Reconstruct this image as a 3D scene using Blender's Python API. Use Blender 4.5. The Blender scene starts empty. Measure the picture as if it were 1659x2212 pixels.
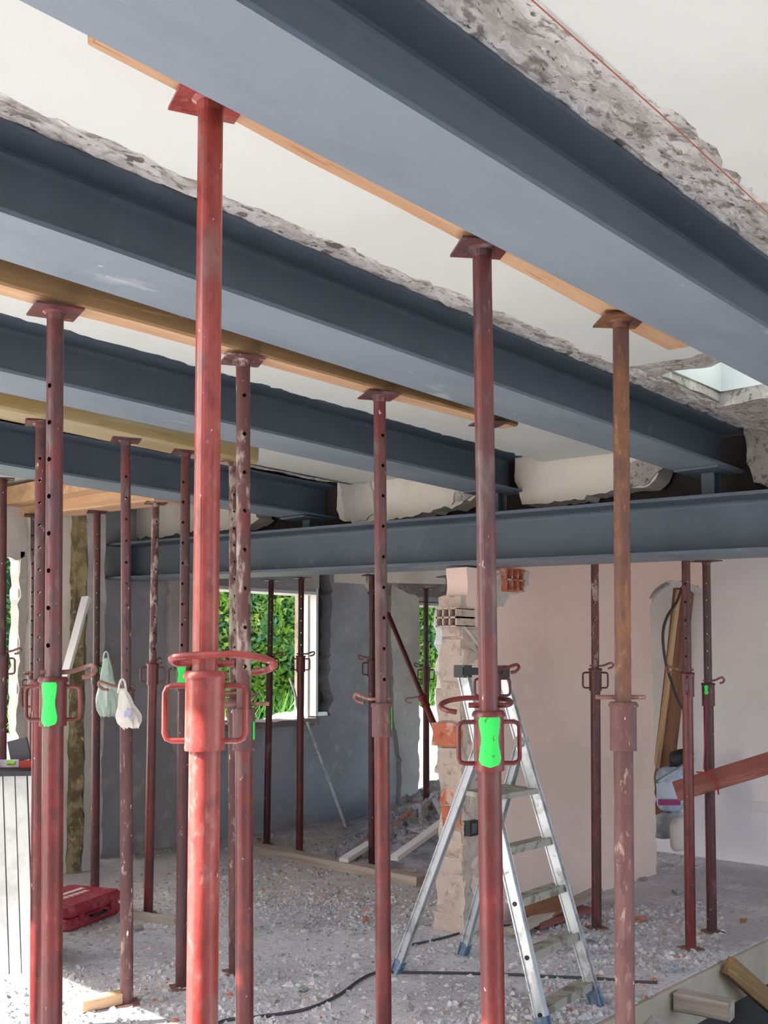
import bpy, bmesh, math, random
from mathutils import Vector, Matrix, noise
random.seed(7)
C = bpy.context.scene.collection
R = math.radians
# ------------------------------------------------------------------ camera, sky, sun, exposure
# world axes: +X runs along the main steel beams, +Y towards the window wall; floor z = 0; eye at the origin, 1.65 m up
F, CX, CY, PITCH, AL, EYE = 2296.0, 829.5, 1300.0, R(3.0), R(41.8), 1.65
cam_d = bpy.data.cameras.new('camera'); cam = bpy.data.objects.new('camera', cam_d); C.objects.link(cam)
cam_d.sensor_fit = 'AUTO'; cam_d.sensor_width = 36.0; cam_d.lens = 36.0 * F / 2212.0
cam_d.shift_y = (CY - 1106.0) / 2212.0; cam_d.clip_start = 0.05; cam_d.clip_end = 300
cam.location = (0, 0, EYE); cam.rotation_euler = (R(90) + PITCH, 0, AL - R(90))
bpy.context.scene.camera = cam
wd = bpy.data.worlds.new('sky'); bpy.context.scene.world = wd; wd.use_nodes = True
wn = wd.node_tree.nodes; wl = wd.node_tree.links
sky = wn.new('ShaderNodeTexSky'); sky.sky_type = 'NISHITA'; sky.sun_disc = False
SUN_EL, SUN_AZ = R(38), Vector((-0.803, 0.596, 0))
sky.sun_elevation = SUN_EL; sky.sun_rotation = math.atan2(SUN_AZ.x, SUN_AZ.y); sky.air_density = 1.0; sky.dust_density = 2.5
wl.new(sky.outputs[0], wn['Background'].inputs[0]); wn['Background'].inputs[1].default_value = 0.55
sun_d = bpy.data.lights.new('sun', 'SUN'); sun_d.energy = 20.0; sun_d.angle = R(0.6); sun_d.color = (1.0, 0.97, 0.92)
sun = bpy.data.objects.new('sun', sun_d); C.objects.link(sun)
sdir = Vector((SUN_AZ.x * math.cos(SUN_EL), SUN_AZ.y * math.cos(SUN_EL), math.sin(SUN_EL)))
sun.rotation_euler = sdir.to_track_quat('Z', 'Y').to_euler(); sun.location = (-10, 8, 12)
vs = bpy.context.scene.view_settings
vs.view_transform = 'Standard'; vs.look = 'None'; vs.gamma = 1; vs.use_curve_mapping = False; vs.exposure = 0.70
bpy.context.scene.cycles.max_bounces = 10; bpy.context.scene.cycles.diffuse_bounces = 8

# ------------------------------------------------------------------ survey helpers (place things at their real distance)
RV = Vector((math.sin(AL), -math.cos(AL), 0)); FV = Vector((math.cos(AL), math.sin(AL), 0)); ZV = Vector((0, 0, 1))
TA, TB = -0.0156, 0.0244            # the slab above is slightly out of level
def ray(px, py):
    u = (px - CX) / F; v = (CY - py) / F
    d = math.cos(PITCH) - v * math.sin(PITCH)
    return RV * (u / d) + FV + ZV * ((math.sin(PITCH) + v * math.cos(PITCH)) / d)
E0 = Vector((0, 0, EYE))
def at(px, py, f): return E0 + ray(px, py) * f
def fl(px, py, z=0.0):
    r = ray(px, py); return E0 + r * ((z - EYE) / r.z)
def onY(px, py, Y): r = ray(px, py); return E0 + r * (Y / r.y)
def onX(px, py, X): r = ray(px, py); return E0 + r * (X / r.x)
def onH(px, py, h):
    r = ray(px, py); return E0 + r * (h / (r.z - TA * r.x - TB * r.y))
def zc(X, Y, h): return EYE + h + TA * X + TB * Y

# ------------------------------------------------------------------ materials
def lin(c):
    return tuple(((v/255)/12.92 if v/255 <= 0.04045 else ((v/255+0.055)/1.055)**2.4) for v in c) + (1,)
def mat(name, base, rough=0.7, metal=0.0, layers=(), bump=0.0, bscale=60, stretch=(1,1,1), translucent=0, coords='Object', rnd=True, spec=0.5):
    m = bpy.data.materials.new(name); m.use_nodes = True; N = m.node_tree.nodes; L = m.node_tree.links
    b = N['Principled BSDF']; b.inputs['Roughness'].default_value = rough; b.inputs['Metallic'].default_value = metal
    b.inputs['Specular IOR Level'].default_value = spec
    tc = N.new('ShaderNodeTexCoord'); mp = N.new('ShaderNodeMapping'); mp.inputs['Scale'].default_value = stretch
    L.new(tc.outputs[coords], mp.inputs[0])
    vec = mp.outputs[0]
    if rnd:
        oi = N.new('ShaderNodeObjectInfo'); ad = N.new('ShaderNodeVectorMath'); ad.operation = 'ADD'
        sc = N.new('ShaderNodeMath'); sc.operation = 'MULTIPLY'; sc.inputs[1].default_value = 37.0
        L.new(oi.outputs['Random'], sc.inputs[0]); L.new(vec, ad.inputs[0]); L.new(sc.outputs[0], ad.inputs[1]); vec = ad.outputs[0]
    col = None
    base_c = lin(base)
    for i, (s, c, lo, hi, *ex) in enumerate(layers):
        nz = N.new('ShaderNodeTexNoise'); nz.inputs['Scale'].default_value = s; nz.inputs['Detail'].default_value = ex[0] if ex else 6
        nz.inputs['Roughness'].default_value = 0.62
        o = N.new('ShaderNodeVectorMath'); o.operation = 'ADD'; o.inputs[1].default_value = (i*7.3, i*3.1, i*5.7)
        L.new(vec, o.inputs[0]); L.new(o.outputs[0], nz.inputs['Vector'])
        mr = N.new('ShaderNodeMapRange'); mr.inputs[1].default_value = lo; mr.inputs[2].default_value = hi
        L.new(nz.outputs['Fac'], mr.inputs[0])
        mx = N.new('ShaderNodeMix'); mx.data_type = 'RGBA'
        L.new(mr.outputs[0], mx.inputs['Factor'])
        if col is None: mx.inputs[6].default_value = base_c
        else: L.new(col, mx.inputs[6])
        mx.inputs[7].default_value = lin(c); col = mx.outputs[2]
    if col is None: b.inputs['Base Color'].default_value = base_c
    else: L.new(col, b.inputs['Base Color'])
    if bump:
        nz = N.new('ShaderNodeTexNoise'); nz.inputs['Scale'].default_value = bscale; nz.inputs['Detail'].default_value = 8
        L.new(vec, nz.inputs['Vector']); bp = N.new('ShaderNodeBump'); bp.inputs['Strength'].default_value = 1.0
        bp.inputs['Distance'].default_value = bump; L.new(nz.outputs['Fac'], bp.inputs['Height']); L.new(bp.outputs[0], b.inputs['Normal'])
    if translucent:
        tr = N.new('ShaderNodeBsdfTranslucent'); ms = N.new('ShaderNodeMixShader'); ms.inputs[0].default_value = translucent
        if col is None: tr.inputs[0].default_value = base_c
        else: L.new(col, tr.inputs[0])
        L.new(b.outputs[0], ms.inputs[1]); L.new(tr.outputs[0], ms.inputs[2]); L.new(ms.outputs[0], N['Material Output'].inputs[0])
    return m
CREAM = (226, 218, 208)
M = dict(
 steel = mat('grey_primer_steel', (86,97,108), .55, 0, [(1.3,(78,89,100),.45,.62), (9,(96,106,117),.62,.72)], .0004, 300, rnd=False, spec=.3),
 soffit = mat('scuffed_bounce_lit_primer', (124,136,145), .5, 0, [(1.5,(116,128,138),.45,.6), (2.4,(180,184,186),.62,.76,14), (14,(200,202,202),.70,.74,5)], .0004, 300, stretch=(.8,2.4,1), rnd=False),  # same primer lightened to imitate floor bounce on undersides; pale smears are scuffs
 plaster = mat('white_ceiling_plaster', (203,208,203), .9, 0, [(.8,(196,200,195),.45,.65)], .0006, 40, rnd=False),
 concrete = mat('slab_concrete', (140,134,126), .95, 0, [(5,(112,106,98),.45,.6), (30,(168,164,156),.55,.7)], .004, 45, rnd=False),
 chisel = mat('chiselled_plaster_and_concrete', (224,224,220), .95, 0, [(7,(196,192,186),.44,.56,8), (19,(152,147,140),.52,.60,9), (42,(112,106,100),.59,.66,4), (70,(228,226,221),.62,.70,3)], .008, 55, stretch=(.7,1.3,1), rnd=False),
 chisel_dark = mat('chiselled_raw_concrete', (164,159,152), .95, 0, [(9,(190,186,180),.5,.62,8), (34,(104,97,90),.54,.66,4)], .010, 45, rnd=False),
 band = mat('cream_band_plaster', (222,216,206), .9, 0, [(1.6,(205,192,176),.5,.7), (14,(180,172,160),.68,.76)], .001, 60, rnd=False),
 pink = mat('pink_wall_plaster', (224,200,189), .92, 0, [(.9,(216,192,181),.42,.62), (5,(228,206,196),.6,.75)], .001, 50, rnd=False),
 white_wall = mat('white_wall_plaster', (236,232,236), .9, 0, [(.9,(230,225,228),.45,.65)], .0008, 40, rnd=False),
 grey = mat('grey_wall_render', (164,168,176), .95, 0, [(1.2,(148,149,152),.42,.6), (5,(178,178,176),.56,.7), (16,(118,116,115),.68,.76)], .002, 50, rnd=False),
 grey_light = mat('pale_patched_render', (190,186,180), .95, 0, [(2,(170,166,162),.42,.6), (9,(204,200,194),.58,.7)], .003, 50, rnd=False),
 dark_recess = mat('dark_grey_lining', (84,84,88), .8, 0, [(4,(92,92,95),.5,.7)], .002, 40, rnd=False),  # dark grey with faint mottling, for recess, pad and box insert
 floor = mat('dusty_screed', (204,200,202), .95, 0, [(.55,(178,174,176),.40,.60), (3.5,(214,211,212),.48,.66), (30,(142,137,138),.54,.66,10), (110,(214,208,200),.60,.68,3)], .006, 90, rnd=False),
 ground = mat('pale_gravel_ground', (200,198,192), .95, 0, [(2,(190,182,170),.45,.6)], .01, 20, rnd=False),
 chip = mat('broken_plaster_chips', (190,186,186), .95, 0, [(9,(150,145,144),.45,.6), (4,(210,207,206),.52,.62), (3,(176,120,98),.68,.74)], .002, 80),
 rock = mat('grey_mortar_rubble', (188,190,197), .95, 0, [(6,(140,142,149),.42,.58), (14,(200,199,198),.55,.68)], .004, 50),
 rock_pale = mat('pale_mortar_rubble', (192,190,188), .95, 0, [(7,(162,154,146),.45,.6)], .004, 50),
 brick = mat('terracotta_brick', (186,108,80), .95, 0, [(8,(204,178,160),.50,.60,8), (20,(150,80,58),.55,.7)], .004, 50),
 brick_dusty = mat('mortar_smeared_brick', (188,172,160), .95, 0, [(5,(176,136,116),.58,.70,8), (16,(150,136,124),.55,.68), (30,(208,198,188),.6,.7)], .006, 50),
 red = mat('worn_red_paint', (104,33,30), .38, 0, [(28,(70,27,27),.50,.66,10), (48,(120,56,49),.56,.70,8), (5,(83,28,28),.46,.58,8), (9,(89,60,54),.58,.68,8), (60,(171,152,140),.705,.73,3)], .0008, 120, stretch=(1,1,.5)),
 red_bright = mat('bright_red_paint', (146,61,54), .30, 0, [(28,(112,38,35),.50,.66,10), (48,(156,98,91),.56,.70,8), (4.5,(124,44,38),.5,.6,8), (7,(123,84,77),.56,.66,9), (70,(198,179,167),.71,.73,3)], .0006, 120, stretch=(1,1,.6)),
 red_dull = mat('dull_maroon_paint', (82,32,34), .5, 0, [(28,(57,29,31),.50,.66,10), (48,(100,59,57),.56,.70,8), (6,(65,32,34),.46,.58,8), (11,(106,82,75),.60,.70,8), (55,(216,206,196),.69,.72,3)], .0008, 120, stretch=(1,1,.5)),
 rust = mat('purple_brown_rusty_tube', (80,49,51), .42, 0, [(28,(61,39,43),.50,.66,10), (48,(113,79,75),.56,.70,8), (5,(99,37,37),.48,.58,8), (12,(106,92,89),.56,.68,8), (50,(190,175,166),.69,.72,3)], .0008, 120, stretch=(1,1,.35)),
 rust_orange = mat('orange_rust_tube', (93,59,45), .6, 0, [(28,(77,50,41),.50,.66,10), (48,(149,104,63),.56,.70,8), (5,(126,82,46),.48,.6,8), (14,(82,55,52),.52,.62,8), (40,(214,206,196),.68,.71,3)], .001, 120, stretch=(1,1,.4)),
 rust_pale = mat('dusty_pink_brown_tube', (96,62,59), .6, 0, [(28,(77,45,44),.50,.66,10), (48,(129,100,93),.56,.70,8), (6,(82,50,49),.45,.58,8), (30,(154,131,119),.60,.68,4), (45,(230,216,208),.69,.72,3)], .001, 120, stretch=(1,1,.35)),
 rust_dark = mat('black_brown_tube', (59,37,39), .5, 0, [(28,(44,30,32),.50,.66,10), (48,(88,66,62),.56,.70,8), (6,(81,40,39),.5,.6,8), (30,(141,127,117),.64,.71,4)], .001, 120, stretch=(1,1,.4)),
 rust_mottle = mat('mortar_spattered_tube', (84,49,47), .6, 0, [(22,(154,140,130),.50,.60,6), (6,(105,40,38),.56,.64)], .0015, 120, stretch=(1,1,.4)),
 thread = mat('dusty_brown_steel', (124,84,72), .6, .2, [(30,(156,126,112),.5,.65)], .0006, 200),
 green = mat('fluorescent_green_spray', (40,208,82), .6, 0, [(60,(60,130,60),.66,.70,3)], .0003, 200),
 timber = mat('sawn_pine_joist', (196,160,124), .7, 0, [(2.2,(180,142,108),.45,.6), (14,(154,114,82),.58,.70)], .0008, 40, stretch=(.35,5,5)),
 timber_side = mat('brown_strut_shaded_joist_side', (142,112,76), .8, 0, [(2.2,(128,98,60),.45,.6), (12,(178,142,92),.58,.7)], .001, 40, stretch=(.35,5,5)),  # on joist sides this brown paints in shade; the strut is brown itself
 timber_olive = mat('aged_olive_joist', (164,152,120), .85, 0, [(2.2,(150,128,82),.42,.58), (12,(120,100,66),.60,.7)], .001, 40, stretch=(.35,5,5)),
 timber_red = mat('red_stained_plank', (132,76,68), .8, 0, [(3,(150,98,90),.48,.62), (20,(120,56,50),.56,.68)], .001, 40, stretch=(.35,5,5)),
 timber_grey = mat('dusty_grey_plank', (176,164,152), .9, 0, [(3,(150,136,124),.45,.6)], .001, 40, stretch=(.35,5,5)),
 timber_dark = mat('old_brown_plank', (134,94,66), .8, 0, [(3,(110,74,50),.45,.6), (10,(160,116,80),.6,.7)], .001, 40, stretch=(.35,5,5)),
 formwork = mat('pale_formwork_board', (186,174,158), .9, 0, [(1.5,(170,158,142),.42,.6)], .001, 40, rnd=False),
 alu = mat('scuffed_aluminium', (206,212,216), .42, .55, [(10,(168,172,174),.5,.62,8), (30,(120,116,110),.64,.70,6)], .0006, 120),
 step = mat('dusty_grey_tread', (160,156,146), .7, .2, [(14,(116,110,98),.5,.6,8)], .0006, 120),
 black = mat('black_plastic', (28,30,34), .5),
 blue_foot = mat('blue_grey_rubber', (104,124,150), .7, 0, [(20,(150,160,170),.5,.65)]),
 case = mat('dusty_red_plastic_case', (150,34,52), .5, 0, [(14,(166,92,102),.52,.68)], .0006, 90),
 case_text = mat('faded_white_print', (214,196,190), .7, 0, [(40,(190,120,120),.55,.66)]),
 panel = mat('pale_metal_panel', (206,208,202), .55, .1, [(6,(184,186,180),.5,.65)], .0004, 90),
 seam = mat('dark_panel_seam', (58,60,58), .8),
 level_red = mat('red_level_body', (176,40,36), .4),
 level_green = mat('green_vial', (150,200,40), .2),
 bag = mat('pale_green_polythene', (206,222,212), .4, 0, [(8,(186,204,194),.5,.65)], .004, 22, translucent=.35),
 bag2 = mat('white_polythene', (232,228,222), .4, 0, [(8,(208,200,196),.5,.65)], .004, 22, translucent=.35),
 print_grey = mat('grey_blue_print', (150,156,186), .6),
 cable = mat('dark_grey_cable', (62,60,64), .6),
 thin_wire = mat('red_brown_string', (150,84,60), .7),
 string_red = mat('magenta_string', (170,30,60), .7),
 foam = mat('yellow_insulation_foam', (160,146,108), .95, 0, [(7,(112,98,72),.42,.55,8), (20,(196,184,150),.58,.7)], .02, 20, rnd=False),
 white_paint = mat('white_frame_paint', (222,222,222), .5, 0, [(6,(190,186,180),.6,.7)]),
 sill = mat('grey_sill_concrete', (122,112,112), .9, 0, [(8,(156,146,144),.5,.65)], .003, 40, rnd=False),
 leaf = mat('hedge_leaves', (140,178,70), .4, 0, [(1.1,(84,150,110),.46,.56), (3.2,(224,228,110),.54,.64), (8,(206,150,60),.66,.72)], 0, translucent=.45, rnd=False),
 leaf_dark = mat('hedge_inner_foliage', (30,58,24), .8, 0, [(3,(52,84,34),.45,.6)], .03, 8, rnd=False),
 blade = mat('long_grass_blades', (160,220,110), .45, 0, [(5,(80,150,50),.45,.6)], 0, translucent=.5, rnd=False),
 trunk = mat('hedge_stems', (84,66,50), .9),
 sack = mat('blue_white_sack', (196,208,228), .6, 0, [(5,(160,174,200),.5,.62)], .004, 25),
 sack_stripe = mat('magenta_sack_print', (150,40,100), .6),
 pit = mat('dark_pit_and_pocket_shade', (66,62,60), .95, 0, [(2,(52,48,47),.45,.6)], .004, 30, rnd=False),  # dark concrete tone shared by the pit and the pocket backing
)
# ------------------------------------------------------------------ mesh helpers
ORI = {}
class MB:
    def __init__(s): s.v = []; s.f = []; s.smooth = False; s.mi = []
    def add(s, vs_, fs_):
        n = len(s.v); s.v += [tuple(q) for q in vs_]; s.f += [tuple(i + n for i in q) for q in fs_]
    def box(s, a, b):
        x0,y0,z0 = a; x1,y1,z1 = b
        s.add([(x0,y0,z0),(x1,y0,z0),(x1,y1,z0),(x0,y1,z0),(x0,y0,z1),(x1,y0,z1),(x1,y1,z1),(x0,y1,z1)],
              [(0,3,2,1),(4,5,6,7),(0,1,5,4),(1,2,6,5),(2,3,7,6),(3,0,4,7)]); return s
    def obox(s, c, ax, ay, az):            # oriented box: centre and three half-axes
        c = Vector(c); ax, ay, az = Vector(ax), Vector(ay), Vector(az)
        s.add([c+i*ax+j*ay+k*az for k in (-1,1) for (i,j) in ((-1,-1),(1,-1),(1,1),(-1,1))],
              [(0,3,2,1),(4,5,6,7),(0,1,5,4),(1,2,6,5),(2,3,7,6),(3,0,4,7)]); return s
    def prism(s, poly, vec):               # polygon (3-D points) swept along vec
        n = len(poly); vec = Vector(vec); P = [Vector(q) for q in poly]
        s.add(P + [q + vec for q in P], [tuple(range(n))[::-1], tuple(range(n, 2*n))] + [(i, (i+1) % n, (i+1) % n + n, i + n) for i in range(n)]); return s
    def tube(s, pts, r, n=10, cap=True):
        P = [Vector(q) for q in pts]; rs = r if isinstance(r, (list, tuple)) else [r]*len(P)
        t0 = (P[1]-P[0]).normalized(); u = t0.orthogonal().normalized(); rings = []
        for i, q in enumerate(P):
            t = ((P[min(i+1, len(P)-1)] - P[max(i-1, 0)])).normalized()
            u = (u - t*u.dot(t)).normalized(); w = t.cross(u)
            rings.append([q + (u*math.cos(2*math.pi*k/n) + w*math.sin(2*math.pi*k/n))*rs[i] for k in range(n)])
        vs_ = [q for rg in rings for q in rg]; fs_ = []
        for i in range(len(P)-1):
            for k in range(n): fs_.append((i*n+k, i*n+(k+1) % n, (i+1)*n+(k+1) % n, (i+1)*n+k))
        if cap: fs_ += [tuple(range(n))[::-1], tuple(range((len(P)-1)*n, len(P)*n))]
        s.add(vs_, fs_); return s
    def lathe(s, prof, n=24, c=(0,0)):     # profile of (r, z)
        m = len(prof); vs_ = [(c[0]+r*math.cos(2*math.pi*k/n), c[1]+r*math.sin(2*math.pi*k/n), z) for (r, z) in prof for k in range(n)]
        s.add(vs_, [(i*n+k, i*n+(k+1) % n, (i+1)*n+(k+1) % n, (i+1)*n+k) for i in range(m-1) for k in range(n)]); return s
    def build(s, name, m, parent=None, world=False, smooth=None):
        off = Vector(ORI.get(parent.name, (0,0,0))) if (parent and world) else Vector((0,0,0))
        me = bpy.data.meshes.new(name)
        me.from_pydata([tuple(Vector(q) - off) for q in s.v] if world and parent else s.v, [], s.f)
        bm = bmesh.new(); bm.from_mesh(me); bmesh.ops.recalc_face_normals(bm, faces=bm.faces); bm.to_mesh(me); bm.free()
        me.materials.append(m)
        if smooth:
            me.polygons.foreach_set('use_smooth', [True]*len(me.polygons))
            me.set_sharp_from_angle(angle=R(38))
        o = bpy.data.objects.new(name, me); C.objects.link(o)
        if parent: o.parent = parent; ORI[o.name] = tuple(off)
        return o
def tag(o, label=None, cat=None, group=None, kind=None):
    if label: o['label'] = label
    if cat: o['category'] = cat
    if group: o['group'] = group
    if kind: o['kind'] = kind
    return o
def empty(name, loc, label=None, cat=None, group=None, kind=None):
    o = bpy.data.objects.new(name, None); C.objects.link(o); o.location = loc; o.empty_display_size = .1
    ORI[o.name] = tuple(loc); return tag(o, label, cat, group, kind)
def jag(poly, step, amp, vec=None, keep=()):
    """break straight edges of a polygon into ragged ones; amp moves points inside the polygon's plane"""
    P = [Vector(q) for q in poly]; n = len(P)
    nrm = (P[1]-P[0]).cross(P[2]-P[1]).normalized(); out = []
    for i in range(n):
        a, b = P[i], P[(i+1) % n]; out.append(a)
        if i in keep: continue
        k = int((b-a).length/step)
        side = nrm.cross((b-a).normalized())
        lo = 0.0
        for j in range(1, k):
            lo = .55*lo + random.gauss(0, amp)*.8
            out.append(a.lerp(b, (j + random.uniform(-.25,.25))/k) + side*lo)
    return out
def rough_grid(mb, fn, nu, nv):            # fn(u,v) -> point
    vs_ = [fn(i/nu, j/nv) for j in range(nv+1) for i in range(nu+1)]
    mb.add(vs_, [(j*(nu+1)+i, j*(nu+1)+i+1, (j+1)*(nu+1)+i+1, (j+1)*(nu+1)+i) for j in range(nv) for i in range(nu)])
def nz(p, s, seed=0): return noise.noise(Vector((p[0]*s+seed, p[1]*s-seed, p[2]*s+2*seed)))
def rough_box(mb, a, b, cell=.05, amp=.02, sc=6):
    bm = bmesh.new(); bmesh.ops.create_cube(bm, size=1)
    sz = [b[i]-a[i] for i in range(3)]
    for v in bm.verts: v.co = Vector([a[i] + (v.co[i]+.5)*sz[i] for i in range(3)])
    for ax in range(3):
        k = max(0, int(sz[ax]/cell)-1)
        for j in range(1, k+1):
            co = [0,0,0]; no = [0,0,0]; co[ax] = a[ax] + sz[ax]*j/(k+1); no[ax] = 1
            bmesh.ops.bisect_plane(bm, geom=bm.verts[:]+bm.edges[:]+bm.faces[:], plane_co=co, plane_no=no)
    for v in bm.verts:
        d = noise.noise_vector(v.co*sc)*amp + noise.noise_vector(v.co*sc*3.1)*amp*.5; v.co += d
    bm.verts.index_update(); mb.add([v.co for v in bm.verts], [[q.index for q in f_.verts] for f_ in bm.faces]); bm.free()
def rock_mesh(name, m, seed, flat=1.0, n=14):
    rnd = random.Random(seed); bm = bmesh.new()
    for _ in range(n):
        q = Vector((rnd.gauss(0,1), rnd.gauss(0,1), rnd.gauss(0,1))).normalized()*rnd.uniform(.8,1)
        bm.verts.new((q.x*rnd.uniform(.7,1), q.y*.75, q.z*.6*flat))
    r = bmesh.ops.convex_hull(bm, input=bm.verts); bmesh.ops.delete(bm, geom=[g for g in r['geom_interior'] if isinstance(g, bmesh.types.BMVert)], context='VERTS')
    me = bpy.data.meshes.new(name); bm.to_mesh(me); bm.free(); me.materials.append(m); return me
def plank(name, p0, p1, w, t, m, label=None, cat='timber', group=None, up=(0,0,1), parent=None, bow=0, warp=.002):
    """board from p0 to p1; w across, t along 'up'; p0/p1 are the centre line"""
    p0, p1 = Vector(p0), Vector(p1); d = p1-p0; L = d.length; x = d.normalized(); up = Vector(up)
    y = up.cross(x).normalized(); z = x.cross(y)
    n = max(2, int(L/.25)); mb = MB(); b = min(w, t)*.08
    sec = [(-w/2+b,-t/2),(w/2-b,-t/2),(w/2,-t/2+b),(w/2,t/2-b),(w/2-b,t/2),(-w/2+b,t/2),(-w/2,t/2-b),(-w/2,-t/2+b)]
    vs_ = []; 
    for i in range(n+1):
        dx = L*i/n; oy = random.uniform(-warp, warp); oz = random.uniform(-warp, warp) + bow*math.sin(math.pi*i/n)
        for (yy, zz) in sec: vs_.append((dx + (random.uniform(-.006,.006) if i in (0,n) else 0), yy+oy, zz+oz))
    fs_ = [(i*8+k, i*8+(k+1) % 8, (i+1)*8+(k+1) % 8, (i+1)*8+k) for i in range(n) for k in range(8)] + [tuple(range(8))[::-1], tuple(range(n*8, n*8+8))]
    mb.add(vs_, fs_); o = mb.build(name, m)
    o.matrix_world = Matrix(((x.x,y.x,z.x,p0.x),(x.y,y.y,z.y,p0.y),(x.z,y.z,z.z,p0.z),(0,0,0,1)))
    if parent:
        o.matrix_world = Matrix.Translation(-Vector(ORI[parent.name])) @ o.matrix_world; o.parent = parent
    elif label: tag(o, label, cat, group)
    return o
def smooth_path(pts, k=8):
    P = [Vector(q) for q in pts]; out = []
    for i in range(len(P)-1):
        a, b, c, d = P[max(i-1,0)], P[i], P[i+1], P[min(i+2,len(P)-1)]
        for j in range(k):
            t = j/k; out.append(.5*((2*b)+(c-a)*t+(2*a-5*b+4*c-d)*t*t+(3*b-a-3*c+d)*t**3))
    out.append(P[-1]); return out
S = 'structure'
# ------------------------------------------------------------------ large structure: floor, pit, ground
XE = -0.05                                   # edge of the slab above, open to the sky on its left
mb = MB(); mb.box((-1.5,2.56,-.22),(8.5,8.0,0)); mb.box((8.5,4.0,-.22),(11.5,8.0,0)); mb.box((-1.5,-4,-.22),(3.75,2.56,0))
tag(mb.build('floor', M['floor']), kind=S)
mb = MB(); mb.prism([(3.76,-4,-2.3),(9.0,-4,-2.3),(9.0,2.7,-2.3),(3.76,2.7,-2.3)], (0,0,-.1)); mb.box((3.6,-4,-2.3),(3.74,2.5,-.23)); mb.box((3.74,2.62,-2.3),(9,2.8,-.23)); mb.box((8.9,-4,-2.3),(9.1,2.8,-.02))
tag(mb.build('wall_pit', M['pit']), kind=S)
mb = MB(); mb.box((-60,8.0,-.4),(70,60,-.06)); mb.box((-60,-60,-.4),(-1.5,8.0,-.06)); mb.box((-1.5,-60,-.4),(70,-4,-.06)); mb.box((11.5,-4,-.4),(70,8.0,-.06)); 
tag(mb.build('ground', M['ground']), kind=S)
# slab above with its opening
def zq(x, y, h): return (x, y, zc(x, y, h))
def slab(mb, x0, y0, x1, y1, h0, h1):
    P = [zq(x0,y0,h0), zq(x1,y0,h0), zq(x1,y1,h0), zq(x0,y1,h0)]; mb.prism(P, (0,0,h1-h0))
BY = [(1.235,1.49,1.0), (2.29,2.56,1.0), (3.66,3.945,1.0), (5.30,5.59,.945)]
OX0, OX1, OY0, OY1 = 4.05, 4.62, 1.48, 2.06    # opening in the slab
mb = MB(); slab(mb, XE,-3.5,OX0,8.2,1.235,1.46); slab(mb, OX0,-3.5,OX1,OY0,1.235,1.46); slab(mb, OX0,OY1,OX1,8.2,1.235,1.46); slab(mb, OX1,-3.5,11.5,8.2,1.235,1.46)
slab(mb, 5.0, 8.0, 13.5, 9.3, 1.3, 1.46); slab(mb, -1.5, 8.0, 5.0, 10.4, 1.3, 1.46)  # unseen overhangs outside, added to keep direct sun off the window openings
tag(mb.build('ceiling', M['concrete']), kind=S)
ceil = bpy.data.objects['ceiling']
# plaster skin left between the chases
def panel(x0, x1, y0, y1, ragx1=False):
    P = [Vector(zq(x0,y0,1.17)), Vector(zq(x1,y0,1.17)), Vector(zq(x1,y1,1.17)), Vector(zq(x0,y1,1.17))]
    keep = (0,3) if ragx1 else (0,1,3)
    MB().prism(jag(P, .035, .010, keep=keep), (0,0,.066)).build('plaster_panel', M['plaster'], ceil)
edges = [1.03, 2.09, 3.50, 5.12]
panel(XE, 8.3, -3.4, edges[0]); panel(XE, 3.78, 1.495, edges[1], True)
panel(XE, 5.34, 2.565, edges[2]); panel(XE, 5.34, 3.95, edges[3]); panel(XE, 5.34, 5.60, 8.0)
# chiselled chases beside each beam
def chase(x0, x1, y0, y1, hA, hB, m, seed, n2=14, dark=False):
    mb = MB(); nu = int((x1-x0)/.022)
    def fn(u, v):
        x = x0+(x1-x0)*u; y = y0+(y1-y0)*v; h = hA+(hB-hA)*min(1, v*1.25)
        p = (x, y, h); d = .016*nz(p, 7, seed)+.008*nz((p[0],p[1]*2,p[2]), 20, seed)+.006*nz(p, 55, seed)
        h = min(h, hA+.05)
        return (x, y, zc(x, y, h + abs(d)*.9*min(1, v*5) if v > .82 else h + d*min(1, v*5+.15)))
    rough_grid(mb, fn, nu, n2); return mb.build('chiselled_chase', m, ceil)
chase(XE, 8.0, .985, 1.262, 1.176, 1.236, M['chisel'], 1, 16)
chase(XE, 5.34, 2.05, 2.315, 1.176, 1.236, M['chisel'], 2, 16)
chase(XE, 5.34, 3.455, 3.69, 1.176, 1.236, M['chisel'], 3, 10)
chase(XE, 5.34, 5.07, 5.34, 1.160, 1.20, M['chisel'], 4, 10)
# concrete rib and ragged rim round the opening
mb = MB(); rough_box(mb, (3.72,1.46,zc(3.9,1.8,1.180)), (3.99,2.07,zc(3.9,1.8,1.26)), .04, .016, 9)
mb.build('concrete_rib', M['chisel_dark'], ceil)
mb = MB(); rough_box(mb, (4.0,2.065,zc(4.4,2.1,1.195)), (4.70,2.14,zc(4.4,2.1,1.26)), .035, .010, 9); rough_box(mb, (4.62,1.46,zc(4.8,1.8,1.18)), (5.34,2.10,zc(4.8,1.8,1.26)), .045, .016, 9)
mb.build('opening_rim', M['chisel_dark'], ceil)
# light shaft above the opening, open to the sky
mb = MB(); zs = zc(4.3,1.8,1.24); mb.box((OX0-.1,OY0-.1,zs),(OX0+.004,OY1+.1,3.42)); mb.box((OX1-.004,OY0-.1,zs),(OX1+.1,OY1+.1,3.42)); mb.box((OX0,OY1-.004,zs),(OX1,OY1+.1,3.42)); mb.box((OX0,OY0-.1,zs),(OX1,OY0+.004,3.42))
tag(mb.build('wall_shaft', M['plaster']), kind=S)
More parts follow.
